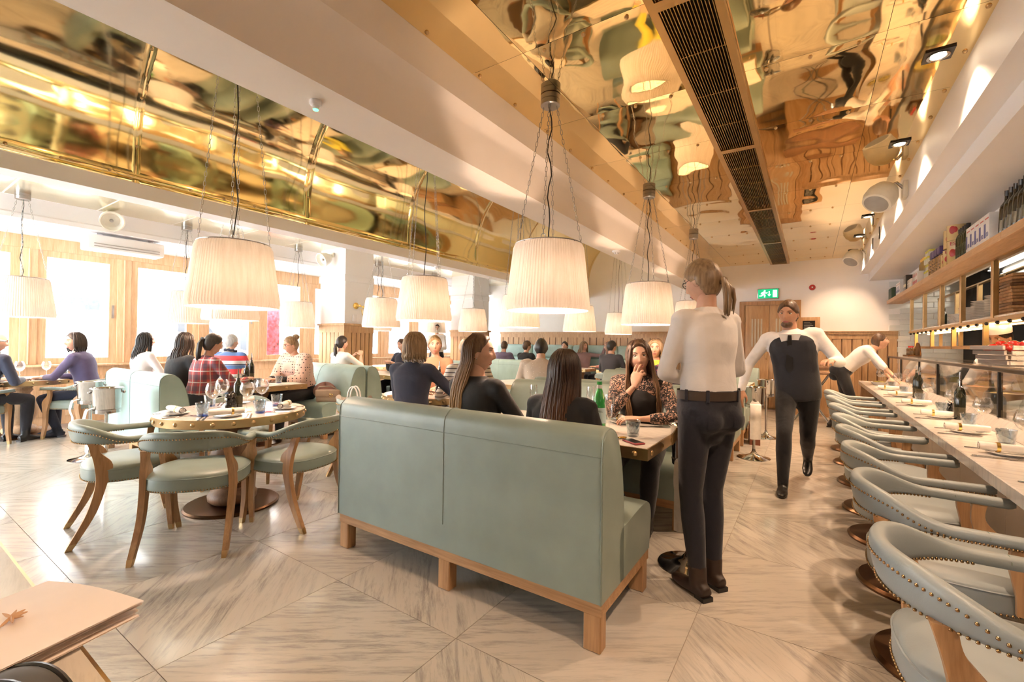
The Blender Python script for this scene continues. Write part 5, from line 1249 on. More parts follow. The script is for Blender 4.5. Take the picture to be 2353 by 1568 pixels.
def hair_cap(th, face=.62, low=-.62, topcut=2, nz=48):
    def fn(u, w):
        a = 2*PI*u; b = PI*w; d = Vector((math.sin(b)*math.cos(a), math.sin(b)*math.sin(a), -math.cos(b)))
        p = headpt(Vector((d.x, min(d.y, .75), d.z))) if d.y > 0 else headpt(d)
        fy = (d.y-.20)/.22; fz = (face+.05-.55*d.x*d.x-d.z)/.12; op = max(0, min(1, fy))*max(0, min(1, fz))
        s = max(0, min(1, (d.y+.38)/.40)); lo = low*(1-s)+.10*s
        op = max(op, max(0, min(1, (lo-d.z)/.13)), max(0, min(1, (d.z-topcut)/.1))); k = th*(1+.16*noise.noise(d*4)+.07*noise.noise(d*11))
        r = p.length; sc_ = (r+k)/r if r > 1e-6 else 1
        return p*(sc_*(1-op)+.80*op)
    return MB().grid(fn, nz, int(nz*.7), cu=True)
def hair_long(length, n=130, spread=1.0, part=.0, fr=50, rad=.0075, seed=1, vol=.014, back=0.0, wav_=0.0):
    rnd = random.Random(seed); m = MB()
    for i in range(n):
        ph = math.radians(fr)+(2*PI-2*math.radians(fr))*((i+rnd.random())/n); az = PI/2+ph
        dx, dy = math.cos(az), math.sin(az); jit = rnd.uniform(-.006, .006); ln = length*rnd.uniform(.86, 1.04)
        top = Vector((part+.012*dx, -.006+.03*min(0, dy)+.012*dy, HC_+.006))
        def on(el, k): d = Vector((dx*math.cos(el), dy*math.cos(el), math.sin(el))); p = headpt(d); return p*((p.length+vol+k)/p.length)
        pts = [top, on(1.05, jit*.5), on(.6, jit), on(.15, jit)]
        p = pts[-1].copy(); e = on(-.2, jit); q = Vector((max(-.088, min(.088, p.x*1.04)), p.y*.98+min(0, p.y)*.05, p.z-.07))
        if p.y > .01: q.x = (1 if p.x > 0 else -1)*max(.080, abs(q.x)); q.y = min(q.y, .055)
        pts.append(q)
        steps = 5; bx = rnd.uniform(-.018, .018)
        for s in range(1, steps+1):
            f = s/steps; z = q.z-(ln-.12)*f
            pts.append(Vector((q.x*(1+.28*spread*f)+bx*f+wav_*math.sin(s*1.9+i), q.y*(1-.1*f)-(.045+back)*math.sin(f*PI*.7)*(1 if q.y < .02 else .3)+rnd.uniform(-.006, .006)+wav_*math.cos(s*1.7+i), z)))
        pp = spline([tuple(a) for a in pts], 2); k = len(pp)
        m.tube(pp, [rad*(.6+.4*min(1, j/4))*(1 if j < k*.72 else max(.15, 1-(j-k*.72)/(k*.28)*.85)) for j in range(k)], 4)
    return m
def person(label, loc, face, pose='sit', seat=.475, lean=.06, side=0, twist=0, h=1.0, w=1.0, male=False, hy=0, hp=0, ht=0, hair=None, hcol='brown', top=None, bottom=None, skin=None, shoes='black',
           lh=None, rh=None, lel=None, rel=None, sleeve='long', feet=None, knees=None, vox=.014, headn=48, curl=.35, eyes=True, lcurl=None, rcurl=None, palm=None, rpalm=None, hip=None, neck=True, fine=False, extra=None, shirt2=None, lhn=None, rhn=None, hunch=0):
    skin = skin or SK
    t = thing('person', label, 'person', (loc[0], loc[1], 0), math.atan2(face[1], face[0])-PI/2)
    pz = (hip if hip else .93*h) if pose == 'stand' else seat+.085
    P = Vector((0, 0, pz)); ax = Vector((math.sin(side), math.sin(lean)*math.cos(side), math.cos(lean)*math.cos(side))).normalized()
    ax2 = Vector((math.sin(side), math.sin(lean+hunch)*math.cos(side), math.cos(lean+hunch)*math.cos(side))).normalized()
    T = .505*h; mid = P+ax*T*.5; NB = mid+ax2*T*.5; lat = Vector((math.cos(twist), math.sin(twist), 0)); lat = (lat-ax2*lat.dot(ax2)).normalized(); latp = (Vector((1, 0, 0))-ax*ax.x).normalized()
    fwd = ax2.cross(lat)*-1; 
    if fwd.y < 0: fwd = -fwd
    sw_ = (.185 if male else .162)*w*h
    SL = NB-ax2*.055-lat*sw_; SR = NB-ax2*.055+lat*sw_
    l1, l2 = .285*h, .25*h
    dz = .74 if pose == 'sit' else .95
    LH = Vector(lh) if lh else Vector((-.14, .36 if pose == 'sit' else .08, dz)); RH = Vector(rh) if rh else Vector((.14, .36 if pose == 'sit' else .08, dz))
    LE, LW = ik(SL, LH, l1, l2, lel or (-.6, -.3, -.8)); RE, RW = ik(SR, RH, l1, l2, rel or (.6, -.3, -.8))
    HL, HRp = P+latp*-.09*w, P+latp*.09*w
    if pose == 'sit': fl_, fr_ = feet or ((-.11, .42, .085), (.11, .42, .085)); kn = knees or ((-.1, .5, .6), (.1, .5, .6))
    else: fl_, fr_ = feet or ((-.085, .0, .085), (.085, .02, .085)); kn = knees or ((0, 1, 0), (0, 1, 0))
    LK, LA = ik(HL, fl_, .43*h, .42*h, kn[0]); RK, RA = ik(HRp, fr_, .43*h, .42*h, kn[1])
    k = w*h
    def torso(m, inf=0, lo=-.09, hi=1.0):
        at = lambda s: (P+ax*T*s if s <= .5 else mid+ax2*T*(s-.5))
        S_ = ([(P+ax*lo, .13*k+inf, .095*k+inf), (P, (.165 if not male else .16)*k+inf, .118*k+inf)] if lo < 0 else [(P+ax*lo, .148*k+inf, .108*k+inf)])+[ (at(.25), (.142 if not male else .155)*k+inf, .102*k+inf), (at(.45), (.135 if not male else .158)*k+inf, .098*k+inf), (at(.66), (.155 if not male else .178)*k+inf, .115*k+inf), (at(.82), (.160 if not male else .186)*k+inf, .108*k+inf), (at(.92), (.135 if not male else .15)*k+inf, .085*k+inf), (at(.985), .075*k+inf*.8, .066*k+inf*.8), (at(1.03), .052*k+inf*.5, .052*k+inf*.5)]
        loft(m, S_, latp.lerp(lat, .5))
        limb(m, [SL+lat*.05, SL], [.055*k+inf, .052*k+inf]); limb(m, [SR-lat*.05, SR], [.055*k+inf, .052*k+inf])
        if not male: 
            for s in (-1, 1): m.ball(tuple(at(.68)+lat*s*.062*k+fwd*.070*k), .052*k+inf, 12, 8)
        return m
    def arm(m, S0, E, Wr, inf, end=1.0, up=True):
        r = [.048*k+inf, .043*k+inf, .038*k+inf]; limb(m, [S0, (S0+E)/2, E], r)
        if end > .01: limb(m, [E, E.lerp(Wr, .45*end), E.lerp(Wr, end)], [.038*k+inf, .035*k+inf, (.035-.012*end)*k+inf*1.1])
    def leg(m, H_, K, A, inf): limb(m, [H_, (H_*.5+K*.5), K], [.086*k+inf, .073*k+inf, .056*k+inf]); limb(m, [K, K.lerp(A, .35), A], [.055*k+inf, .056*k+inf, .036*k+inf])
    HM = Matrix.Translation(NB+ax2*.108*h+fwd*(.022)+Vector((0, 0, .040*h))) @ Matrix.Rotation(hy, 4, 'Z') @ Matrix.Rotation(-hp, 4, 'X') @ Matrix.Rotation(ht, 4, 'Y') @ Matrix.Scale(h*.985, 4)
    # --- body: one continuous skin mesh
    b = MB(); torso(b, -.012); hc = HM @ Vector((0, -.012, -.06)); limb(b, [NB-ax2*.05, NB.lerp(hc, .5), hc], [.058*k, (.049 if not male else .056)*h, (.046 if not male else .054)*h])
    arm(b, SL, LE, LW, -.010); arm(b, SR, RE, RW, -.010)
    if not (sleeve == 'long'): b = MB(); torso(b, -.012); limb(b, [NB-ax2*.05, NB.lerp(hc, .5), hc], [.058*k, (.049 if not male else .056)*h, (.046 if not male else .054)*h]); arm(b, SL, LE, LW, -.004); arm(b, SR, RE, RW, -.004)
    leg(b, HL, LK, LA, -.012); leg(b, HRp, RK, RA, -.012)
    b = remesh(b, max(vox, .010), 3)
    hm = head_mesh(headn); hm.xf(HM); b.add(hm.v, hm.f)
    for sd, E, Wr, cu, pn in ((-1, LE, LW, lcurl, palm), (1, RE, RW, rcurl, rpalm)):
        hmh = hand_mesh(sd, cu or [curl, curl*1.1, curl*1.2, curl*1.3, .6], fine); dr_ = Vector((lhn if sd < 0 else rhn) or (Wr-E)); nr = Vector(pn or (0, 0, 1)).lerp(Vector((0, 0, 0)), 0)
        hmh.xf(Matrix.Translation(Wr) @ frame(dr_, nr) @ Matrix.Scale(h*(1.06 if male else .96), 4)); b.add(hmh.v, hmh.f)
    b.build('body', skin, t, 180)
    # --- clothes
    iv = .010 if not male else .013
    g = MB(); torso(g, iv, lo=-.11) if pose == 'sit' else torso(g, iv, lo=.045)
    en = {'long': .96, 'three': .62, 'elbow': .12, 'short': 0, 'none': -1}[sleeve]
    for S0, E, Wr in ((SL, LE, LW), (SR, RE, RW)):
        if en >= 0 and sleeve != 'short': arm(g, S0, E, Wr, iv*.8, en)
        elif sleeve == 'short': limb(g, [S0, S0.lerp(E, .5), S0.lerp(E, .62)], [.050*k+iv, .047*k+iv, .046*k+iv])
    remesh(g, vox, 5).build('top', top or fb('black_knit', (.012, .011, .012)), t, 180)
    g = MB(); loft(g, [(P-ax*.10, .125*k+.008, .10*k+.008), (P, .168*k+.010, .122*k+.010), (P+ax*.10, .155*k+.006, .112*k+.006)], latp); leg(g, HL, LK, LA, .006); leg(g, HRp, RK, RA, .006)
    if pose == 'stand':
        g.ball(tuple(P-ax*.115), .078*k, 12, 8)
        for s in (-1, 1): g.ball(tuple(P+latp*s*.068*k-ax*.045+ax.cross(latp)*-.062*k*(1 if ax.cross(latp).y > 0 else -1)), .080*k, 14, 10)
    remesh(g, max(vox, .013), 4).build('trousers', bottom or fb('navy_denim', (.012, .013, .022)), t, 180)
    for A, K, nm in ((LA, LK, 0), (RA, RK, 1)):
        s = MB(); fd = Vector((0, 1, 0)) if pose != 'stand' or not extra else Vector(extra.get('toe', (0, 1, 0))); fz = A.z-.085
        if extra and 'tilt' in extra: fd = Vector(extra['tilt'][nm])
        lt = Vector((fd.y, -fd.x, 0)).normalized(); g0 = A-Vector((0, 0, .085*1.0)); upv = Vector((0, 0, 1))
        if abs(fd.z) > .01: upv = fd.cross(lt)*-1; upv = upv if upv.z > 0 else -upv; g0 = A-upv*.085
        fd = fd.normalized()
        loft(s, [(g0-fd*.062+upv*.035, .028, .030), (g0-fd*.03+upv*.042, .036, .042), (g0+fd*.03+upv*.040, .038, .038), (g0+fd*.10+upv*.026, .045, .024), (g0+fd*.155+upv*.022, .036, .020), (g0+fd*.182+upv*.020, .018, .014)], lt, 16); limb(s, [A-upv*.03, A+(K-A).normalized()*.06], [.042, .045])
        so_ = remesh(s, .009, 2).build('shoe', shoes if not isinstance(shoes, str) else M[shoes], t, 180)
        MB().prism([(-.03, .0), (.03, 0), (.03, .062), (-.03, .062)], .0, .022, 2).xf(Matrix.Translation(g0-fd*.068) @ frame(fd, upv)).build('heel', 'black', so_)
    # --- face
    if eyes:
        for s in (-1, 1):
            ey = face_y(.031, .012)
            MB().ball((s*.031, ey-.0045, .012), (.0135, .0095, .0068), 12, 8).xf(HM).build('eye', EYEW, t, 180); MB().ball((s*.031, ey+.0025, .012), (.0055, .0035, .0054), 10, 6).xf(HM).build('iris', IRIS, t, 180)
            MB().tube([HM @ Vector((s*(.016+.010*q), face_y(.016+.010*q, .034)+.0015, .031+.006*math.sin(q/3*PI*.8))) for q in range(4)], [.0016, .0028, .0025, .001], 5).build('eyebrow', BROW, t, 180)
            MB().tube([HM @ Vector((s*(.018+.009*q), face_y(.018+.009*q, .017)+.004, .0175+.0042*math.sin(q/3*PI))) for q in range(4)], [.0006, .0016, .0016, .0006], 5).build('eyelash', BROW, t, 180)
        MB().ball((0, face_y(0, -.058)-.004, -.058), (.023, .0065, .0042), 14, 6).ball((0, face_y(0, -.067)-.004, -.067), (.020, .0068, .0048), 14, 6).xf(HM).build('lips', LIP, t, 180)
    # --- hair
    hm_ = HR[hcol]; styles = hair or {}
    H = MB()
    if styles.get('cap', True): c = hair_cap(styles.get('th', .012), styles.get('face', .62), styles.get('low', -.62), styles.get('top', 2)); H.add(c.v, c.f)
    if 'long' in styles: c = hair_long(**styles['long']); H.add(c.v, c.f)
    if 'front' in styles:
        for s in (-1, 1):
            for i in range(styles['front']):
                r_ = random.Random(i*2+s); f = i/styles['front']; a, b2, c_ = r_.uniform(-.012, .012), r_.uniform(-.016, .016), r_.uniform(.85, 1.1)
                H.tube(spline([(-.02+s*.01, -.01+.02*f, HC_+.010), (s*(.052+.012*f), .022+.03*f, .085-.02*f), (s*(.083+a*.2), .022+.028*f, .005), (s*(.092+a*.6), .030+.025*f+b2*.5, -.12), (s*(.108+a), .052+b2, -.27*c_), (s*(.098+a*1.4), .066+b2, -.43*c_)], 3), [.004, .0055, .006, .006, .006, .006, .0065, .0065, .0065, .0065, .0065, .006, .005, .004, .003, .0012], 4)
    if 'pony' in styles:
        l = styles['pony']; z0 = styles.get('pz', .03)
        for i in range(26):
            r_ = random.Random(i); ox, oz = r_.uniform(-.02, .02), r_.uniform(-.014, .014)
            H.tube([(0, -.10, z0), (ox*.6, -.118, z0+.006+oz), (ox, -.126+oz, z0-.05), (ox*1.5, -.118+oz, z0-l*.6), (ox*1.2, -.098+oz, z0-l*r_.uniform(.9, 1.05))], [.012, .012, .011, .008, .002], 5)
    if 'bun' in styles: H.ball((0, -.085, .095), (.045, .045, .04), 14, 10)
    if 'bob' in styles:
        c = hair_long(styles['bob'], 110, -.35, 0, styles.get('fr', 48), .0095, 3, .018, -.045); H.add(c.v, c.f)
    if H.v: H.xf(HM).build('hair', hm_, t, 180)
    t['_j'] = 0; del t['_j']
    return t, dict(HM=HM, P=P, NB=NB, ax=ax, ax2=ax2, lat=lat, fwd=fwd, torso=torso, SL=SL, SR=SR, LE=LE, LW=LW, RE=RE, RW=RW, vox=vox, T=T, k=k)
def glasses(t, HM):
    m = MB()
    for s in (-1, 1): m.tube([HM @ Vector((s*.031+.021*math.cos(q), face_y(.031, .01)+.012, .008+.016*math.sin(q))) for q in [2*PI*i/14 for i in range(14)]], .0018, 5, closed=True); m.tube([HM @ Vector((s*.052, .085, .012)), HM @ Vector((s*.077, .03, .014)), HM @ Vector((s*.078, -.02, .008))], .0016, 5)
    m.tube([HM @ Vector((-.010, face_y(0, .012)+.004, .013)), HM @ Vector((.010, face_y(0, .012)+.004, .013))], .0016, 5); m.build('glasses', 'black', t, 180)
def scarf(t, j, mat, r=.075, th=.022, n=24):
    c = j['NB']+j['ax2']*.02+j['fwd']*.01; MB().tube([c+j['lat']*r*math.cos(2*PI*i/n)+j['fwd']*r*.95*math.sin(2*PI*i/n)+Vector((0, 0, .008*math.sin(i*2.1)-.012*math.sin(2*PI*i/n))) for i in range(n)], [th*(1+.25*math.sin(i*1.7)) for i in range(n)], 8, closed=True).build('scarf', mat, t, 180)
white_sh = fb('white_shirt', (.77, .73, .71)); blackk = fb('black_knit', (.012, .011, .012)); navy = fb('navy_wool', (.018, .022, .045)); denim = fb('dark_jeans', (.014, .014, .024))
# --- foreground booth
p_, j = person('woman with half-up blonde hair in profile, black top, on the foreground sofa', (-1.66, 2.13), (.12, 1), seat=.455, lean=-.02, hy=-.95, ht=-.04, hp=.02, h=.99, hcol='ombre', hair=dict(th=.011, face=.72, long=dict(length=.54, n=330, fr=102, rad=.0052, seed=4, spread=.75, vol=.010, back=.015)), top=blackk, vox=.010, headn=110, fine=True, lh=(-.20, .34, .74), rh=(.18, .36, .74))
MB().ball(tuple(j['HM'] @ Vector((.078, -.002, -.034))), .004).build('earring', 'chrome', p_)
person('woman with long straight dark brown hair seen from behind, black top', (-1.075, 2.07), (.02, 1), seat=.44, lean=.02, hunch=.04, hy=.05, hp=.06, h=.905, hcol='long', hair=dict(th=.012, face=.62, long=dict(length=.66, n=420, fr=42, rad=.0052, seed=9, spread=.75, vol=.014, back=.02)), top=blackk, vox=.010, headn=72, fine=True, lh=(-.12, .26, .64), rh=(.10, .24, .62))
lace = fb('black_lace', (.012, .010, .010), 'lace', f=40, c2=(.52, .31, .22))
p_, j = person('smiling woman in black lace sleeves, hand at her chin, across the booth table', (-1.02, 3.27), (.10, -1), seat=.455, lean=.16, hunch=.08, hy=.30, ht=.10, hp=.04, h=.99, hcol='lace', hair=dict(th=.012, face=.66, front=80, long=dict(length=.52, n=400, fr=46, part=-.02, rad=.0055, seed=5, spread=1.1, vol=.013, back=-.02)), top=lace, vox=.009, headn=120, fine=True,
               rh=(-.005, .275, .975), rel=(.5, .5, -1), sleeve='three', rpalm=(.2, .95, .1), rhn=(-.22, -.08, 1), rcurl=[.15, .30, .75, .85, .3], lh=(-.05, .36, .765), lel=(-.7, .3, -.6), palm=(0, .2, 1), lhn=(1, .25, 0), feet=((-.10, .30, .085), (.10, .12, .085)))
g = MB(); q_ = lambda s: j['P']+j['ax']*j['T']*min(s, .5)+j['ax2']*j['T']*max(0, s-.5)
loft(g, [(q_(-.2), .15, .115), (q_(0), .176, .13), (q_(.25), .155, .116), (q_(.45), .15, .114), (q_(.60), .168, .150), (q_(.74), .162, .152), (q_(.84), .125, .122), (q_(.90), .08, .085)], Vector((1, 0, 0)))
remesh(g, .011, 5).build('bodice', blackk, p_, 180)
MB().ball(tuple(j['HM'] @ Vector((.076, -.004, -.034))), .005).ball(tuple(j['HM'] @ Vector((-.076, -.004, -.034))), .005).build('earring', 'chrome', p_)
# --- standing waitress
p_, j = person('waitress in white shirt and dark jeans standing beside the booth, back to the camera', (-.43, 2.47), (-.80, .60), pose='stand', lean=.05, hy=.25, hp=.24, h=1.0, hip=.93, w=.94, hcol='mouse', hair=dict(th=.015, face=.60, pony=.17, pz=-.035), top=white_sh, bottom=denim, shoes=plain('brown_boot', (.035, .018, .012), .5), vox=.010, headn=72, fine=True,
               lh=(.03, .20, 1.06), lel=(-1, -.25, -.4), rh=(.08, .24, 1.09), rel=(.8, -.3, -.6), feet=((-.072, -.02, .085), (.072, .03, .085)), knees=((0, 1, 0), (0, 1, 0)), extra=dict(toe=(0, 1, 0)))
glasses(p_, j['HM'])
c = j['P']+j['ax']*.075; MB().grid(lambda u, w: tuple(c+Vector((.168*math.cos(2*PI*u), .127*math.sin(2*PI*u), -.022+.044*w))), 40, 2, cu=True).build('belt', plain('belt_brown', (.06, .038, .026), .5), p_, 60)
for a in (-2.2, -1.1, -.3, -2.9): MB().rbox((-.008, -.004, -.03), (.008, .004, .03), .002, 1).xf(Matrix.Translation(c+Vector((.17*math.cos(a), .129*math.sin(a), 0))) @ Matrix.Rotation(a+PI/2, 4, 'Z')).build('belt_loop', denim, p_)
for s in (-1, 1):
    bc = j['P']+Vector((s*.064, -.060, -.045)); MB().grid(lambda u, w: tuple(bc+Vector((math.sin((u-.5)*1.1+s*.15)*math.cos(-.45+.75*w), -math.cos((u-.5)*1.1+s*.15)*math.cos(-.45+.75*w), math.sin(-.45+.75*w)))*.0775), 8, 8).build('pocket', fb('pocket_denim', (.015, .015, .026)), p_, 180)
tag(MB().rbox((-.69, 2.63, 1.085), (-.61, 2.71, 1.097), .003).build('order_pad', 'linen'), 'small white notepad held by the waitress', 'notepad')
# --- walking waiter
vest = fb('dark_vest', (.014, .014, .020))
p_, j = person('bearded waiter in dark waistcoat and tie striding toward the camera', (-.09, 4.80), (-.02, -1), pose='stand', lean=.10, side=.12, hy=-.2, hp=.16, ht=-.05, h=1.03, hip=.885, male=True, w=.98, hcol='brown', hair=dict(th=.012, face=.55), top=white_sh, bottom=fb('black_trouser', (.012, .012, .016)), shoes='black', vox=.012, headn=64, skin=SKT,
               rh=(.44, .14, .84), rel=(.7, -.6, 0), lh=(-.24, .30, 1.14), lel=(-.5, -.7, -.5), feet=((-.07, -.38, .20), (.09, .31, .085)), knees=((0, 1, .1), (0, 1, 0)), extra=dict(tilt=((0, .85, -.6), (0, 1, 0))))
gg = MB(); q_ = lambda s: j['P']+j['ax']*j['T']*s
loft(gg, [(q_(-.20), .170, .138), (q_(0), .178, .142), (q_(.44), .176, .130), (q_(.70), .192, .142), (q_(.82), .192, .136), (q_(.90), .158, .112), (q_(.95), .115, .085)], Vector((1, 0, 0)))
remesh(gg, .013, 4).build('waistcoat', vest, p_, 180)
MB().prism([(-.085, .0), (.085, 0), (.0, -.25)], -.012, .012, 1).xf(Matrix.Translation(j['NB']+j['fwd']*.118-j['ax']*.02) @ Matrix.Rotation(-.20, 4, 'X')).build('shirt_front', white_sh, p_)
MB().prism([(-.014, .0), (.014, 0), (.03, -.30), (.0, -.34), (-.03, -.30)], -.004, .004, 1).xf(Matrix.Translation(j['NB']+j['fwd']*.135-j['ax']*.03) @ Matrix.Rotation(-.12, 4, 'X')).build('tie', 'black', p_)
H = MB(); H.ball((0, .040, -.088), (.046, .046, .032), 16, 10); H.xf(j['HM']).build('beard', HR['brown'], p_, 180)
# --- waiter bending over the counter, chef
person('waiter in white shirt and dark apron bending over the far end of the counter', (.40, 8.55), (.95, -.10), pose='stand', lean=.80, hy=.1, hp=-.15, h=1.0, hip=.90, male=True, hcol='brown', hair=dict(th=.012, face=.55), top=white_sh, bottom=fb('black_trouser', 0), vox=.014, lh=(-.16, .58, .80), rh=(.34, .66, .80), sleeve='elbow', feet=((-.1, -.12, .085), (.1, .02, .085)), lel=(-.5, .2, -.5), rel=(.5, .2, -.5))
p_, j = person('chef in white jacket and cap behind the tomato crate', (1.72, 6.35), (-.75, -.65), pose='stand', lean=.42, hp=.25, h=1.0, hip=.77, male=True, hcol='dark', hair=dict(th=.008, face=.5), top=fb('chef_white', (.84, .83, .82)), bottom=fb('black_trouser', 0), vox=.014, lh=(-.16, .46, .90), rh=(.16, .46, .90), skin=SKT, knees=((0, 1, 0), (0, 1, 0)))
MB().lathe([(0, .155), (.06, .152), (.088, .135), (.092, .10), (.088, .055), (.084, .055)], 28).xf(j['HM']).build('cap', 'white', p_, 60)
# --- near window booths and left tables
person('bald man with glasses at the left edge leaning over his plate', (-7.70, .84), (-.50, .87), lean=.30, hy=-.45, hp=.15, male=True, hcol='grey', hair=dict(th=.004, face=.2, top=.3), top=navy, vox=.014)
glasses(bpy.data.objects['person.006'], Matrix.Identity(4)) if False else None
person('woman with brown bob in purple cardigan and navy trousers by the window', (-7.66, 1.80), (-.60, -.80), lean=.24, hy=.85, hp=.05, hcol='dark', hair=dict(th=.012, face=.62, bob=.20, fr=66), top=fb('purple_knit', (.10, .085, .18)), bottom=navy, shoes=plain('navy_suede', (.014, .015, .028), .8), vox=.012, headn=72, rh=(.05, .42, .755), lh=(-.1, .44, .755), sleeve='three', feet=((-.03, .30, .085), (.14, .40, .085)), lel=(-.6, .1, -.8))
person('woman with long dark hair in white blouse sitting by the window', (-7.60, 2.30), (-.15, 1), lean=.05, hy=-.35, hcol='black', hair=dict(th=.012, face=.64, long=dict(length=.42, n=90, fr=52, seed=2, vol=.012)), top=white_sh, vox=.015)
person('woman in red plaid shirt with dark ponytail at the window booth', (-5.42, 2.12), (-.10, 1), lean=.22, hy=-.12, hp=.22, hcol='dark', hair=dict(th=.012, face=.62, pony=.26), top=fb('red_plaid', (.52, .07, .065), 'plaid'), vox=.011, headn=72, lh=(-.16, .44, .76), rh=(.12, .46, .80), sleeve='long')
person('woman in black off-shoulder top behind the plaid-shirt woman', (-6.05, 2.14), (-.2, 1), lean=.16, hy=-.2, hcol='dark', hair=dict(th=.012, face=.64, long=dict(length=.34, n=80, fr=52, seed=12, vol=.012)), top=blackk, sleeve='short', vox=.015)
p_, j = person('grey-haired man in red, white and blue striped rugby shirt', (-7.04, 3.14), (-.55, .83), lean=.10, hy=-.5, male=True, hcol='grey', hair=dict(th=.010, face=.5), top=fb('rugby', (.78, .78, .78), 'rugby'), vox=.013, headn=56)
scarf(p_, j, navy, .075, .016)
p_, j = person('woman with glasses and pinned-up hair in pink polka-dot shawl', (-5.72, 3.50), (.12, -1), lean=.22, hunch=.1, hy=-.30, hp=.24, w=1.12, hcol='mouse', hair=dict(th=.010, face=.66, bun=1), top=blackk, bottom=fb('black_trouser', 0), vox=.011, headn=96, fine=True, rh=(.08, .42, .755), lh=(-.10, .42, .755))
glasses(p_, j['HM'])
g = MB(); j['torso'](g, .036, .081, 1.0)
for S0, E, Wr in ((j['SL'], j['LE'], j['LW']), (j['SR'], j['RE'], j['RW'])): limb(g, [S0, (S0+E)/2, E], [.095, .098, .088]); limb(g, [E, E.lerp(Wr, .5)], [.085, .062])
remesh(g, .013, 5).build('shawl', fb('polka', (.74, .52, .44), 'dots', f=30, w=.26, rnd=.12, c2=(.04, .03, .03)), p_, 180)
tag(MB().grid(lambda u, w: (-5.24+.16*math.sin(PI*w)*math.cos(2*PI*u)*.6, 3.62+.17*math.sin(PI*w)*math.sin(2*PI*u), .47+.10*(1-math.cos(PI*w))*(1+.15*math.sin(6*PI*u))), 30, 12, cu=True).build('jacket', pm('rose_cloth', (.42, .24, .22), .9), None, 180), 'dusty pink jacket on the seat between shawl and handbag', 'jacket')
bpy.data.objects['jacket'].location = (-.20, .03, 0)
person('woman with low ponytail in white shirt raising her hands before the pillar', (-6.33, 4.50), (-.05, 1), lean=.03, hy=-.1, hcol='dark', hair=dict(th=.012, face=.62, pony=.30, pz=-.03), top=white_sh, sleeve='elbow', vox=.015, rh=(.10, .34, 1.02), lh=(-.10, .34, 1.0))
person('man in navy suit reading beside the pillar', (-6.25, 5.86), (0, -1), lean=.14, hp=.2, male=True, hcol='brown', hair=dict(th=.010, face=.55), top=navy, vox=.016, seat=.46, rh=(.1, .36, .86), lh=(-.1, .36, .86))
# --- middle round tables
p_, j = person('woman with blonde bob and patterned scarf in black sweater seen from behind', (-2.84, 2.72), (-.30, .95), lean=.06, hy=-.02, hcol='mouse', hair=dict(th=.016, face=.60, bob=.20), top=navy, vox=.011, headn=56, rh=(.20, .36, .80), lh=(-.08, .36, .78), rel=(.9, -.2, -.6), sleeve='three')
scarf(p_, j, fb('scarf_fleck', (.62, .58, .55), 'fleck', f=70, w=.3, rnd=1, c2=(.06, .05, .05)), .068, .02)
o = thing('phone', 'white phone held by the bob-haired woman in black', 'phone', (-2.60, 3.10, .83), -.5); o.rotation_euler = (.5, .2, -.5); MB().rbox((-.034, -.068, -.004), (.034, .068, .004), .003).build('case', 'white', o); MB().box((-.03, -.06, .004), (.03, .06, .0048)).build('screen', emit('phone_screen', (.75, .82, .9), .8), o)
person('blonde woman in orange top with black jacket facing the camera', (-3.80, 4.05), (.45, -.89), lean=.06, hy=.3, hcol='blonde', hair=dict(th=.014, face=.60, bun=1), top=fb('orange_top', (.60, .26, .15)), vox=.014, headn=56, sleeve='elbow')
person('person in striped cream top leaning over the middle round table', (-2.64, 3.30), (-.80, .60), lean=.30, hp=.3, hcol='blonde', hair=dict(th=.012, face=.6), top=fb('cream_stripe', (.74, .66, .56), 'stripes', f=26, w=.25, c2=(.10, .08, .07)), vox=.013)
co = thing('coat', 'beige trench coat with black button hanging over the chair behind the blonde woman', 'coat', (-2.53, 3.10, .36), .9); MB().rbox((-.20, -.03, -.10), (.20, .03, .28), .03, 3).build('cloth', pm('beige_coat', (.46, .37, .29), .9), co); MB().lathe([(0, .006), (.014, .005), (.016, 0)], 14).xf(Matrix.Translation((0, -.032, .16)) @ Matrix.Rotation(PI/2, 4, 'X')).build('button', 'black', co)
person('dark-haired man in beige flecked sweater seen from behind', (-2.68, 4.66), (-.50, .86), lean=.22, hp=.25, male=True, w=1.05, hcol='black', hair=dict(th=.014, face=.55), top=fb('beige_fleck', (.52, .42, .32), 'fleck', f=34, w=.14, rnd=1, c2=(.75, .66, .55)), vox=.013)
person('woman with wavy brown hair in yellow top in the second booth', (-1.58, 5.62), (.05, -1), lean=.10, hy=.1, hcol='mouse', hair=dict(th=.016, face=.60, long=dict(length=.32, n=90, fr=48, seed=21, vol=.018, wav_=.014)), top=fb('yellow_top', (.62, .52, .05)), vox=.015, headn=56)
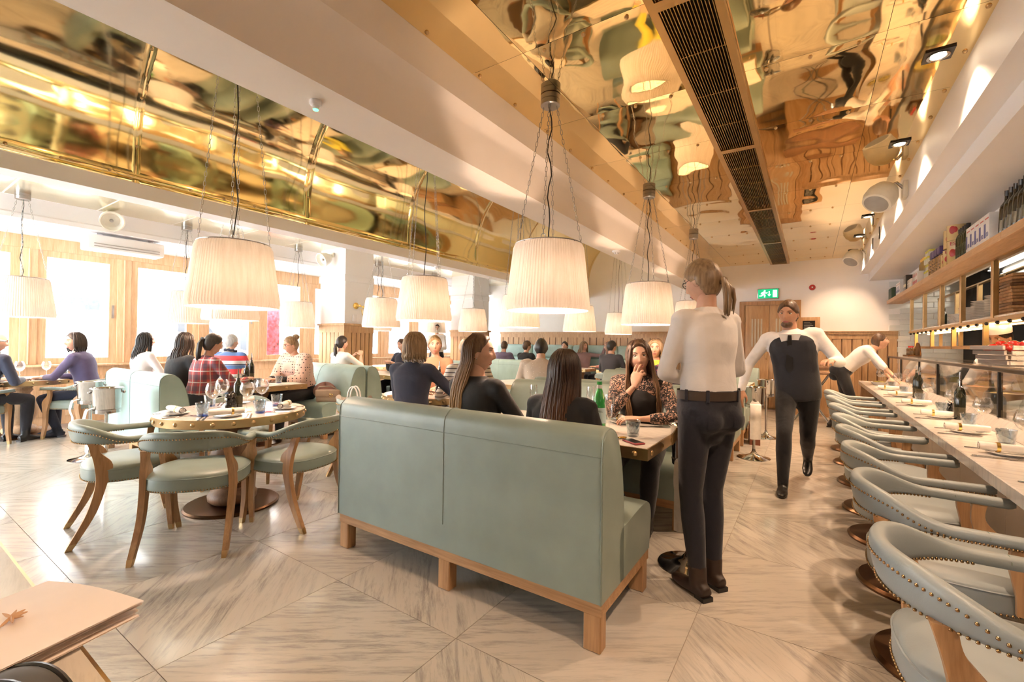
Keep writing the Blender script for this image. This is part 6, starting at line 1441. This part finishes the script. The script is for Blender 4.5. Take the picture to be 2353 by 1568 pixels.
person('woman with straight blonde hair and flowered dress seen from behind in the second booth', (-1.06, 4.36), (0, 1), lean=.05, hcol='mouse', hair=dict(th=.014, face=.62, long=dict(length=.36, n=90, fr=44, seed=22, vol=.014)), top=fb('flower_dress', (.05, .03, .05), 'fleck', f=24, w=.3, rnd=1, c2=(.35, .08, .10)), vox=.015, headn=40)
# --- far tables
person('waitress in white shirt standing far off by the windows', (-7.45, 7.95), (.55, -.83), pose='stand', lean=.04, hy=.3, hp=.2, hcol='dark', hair=dict(th=.010, face=.6, pony=.16), top=white_sh, bottom=fb('black_trouser', 0), vox=.018, headn=40, lh=(-.05, .28, 1.10), rh=(.08, .28, 1.10))
person('man in mauve shirt with short hair facing the back banquette', (-5.80, 8.33), (-.10, .99), seat=.455, lean=.12, hp=.1, male=True, hcol='brown', hair=dict(th=.007, face=.5), top=fb('mauve_shirt', (.14, .11, .17)), vox=.02, headn=36, eyes=False)
person('young man with curly brown hair in black facing the back banquette', (-5.20, 8.33), (.20, .97), seat=.455, lean=.08, hy=-.4, male=True, hcol='brown', hair=dict(th=.018, face=.55), top=blackk, vox=.02, headn=36, eyes=False)
person('short-haired woman on the back banquette beside the young man', (-5.05, 9.98), (.15, -1), lean=.05, hcol='dark', hair=dict(th=.012, face=.58), top=fb('grey_knit', (.32, .28, .27)), vox=.02, headn=40, seat=.46)
person('woman with light brown hair resting an arm along the back banquette', (-4.55, 9.98), (.25, -.97), lean=-.02, hy=.9, hcol='mouse', hair=dict(th=.014, face=.62, long=dict(length=.24, n=60, fr=50, seed=31, vol=.014)), top=fb('mauve_top', (.24, .15, .15)), vox=.018, headn=48, seat=.46, lh=(-.50, -.05, 1.22), lel=(-.3, .2, -1), rh=(.14, .3, .74))
person('woman with long dark hair in pink off-shoulder top in profile near the back', (-3.80, 9.75), (-.95, -.30), lean=.02, hy=0, hcol='brown', hair=dict(th=.012, face=.64, long=dict(length=.46, n=80, fr=52, seed=33, vol=.012)), top=fb('pink_top', (.48, .20, .16)), vox=.018, headn=48, seat=.46, sleeve='three')
person('man with black hair in dark suit with white collar, back to the camera', (-3.2, 8.20), (.10, 1), lean=.10, hy=-.5, male=True, hcol='black', hair=dict(th=.013, face=.55), top=fb('charcoal', (.022, .022, .028)), vox=.018, headn=40)
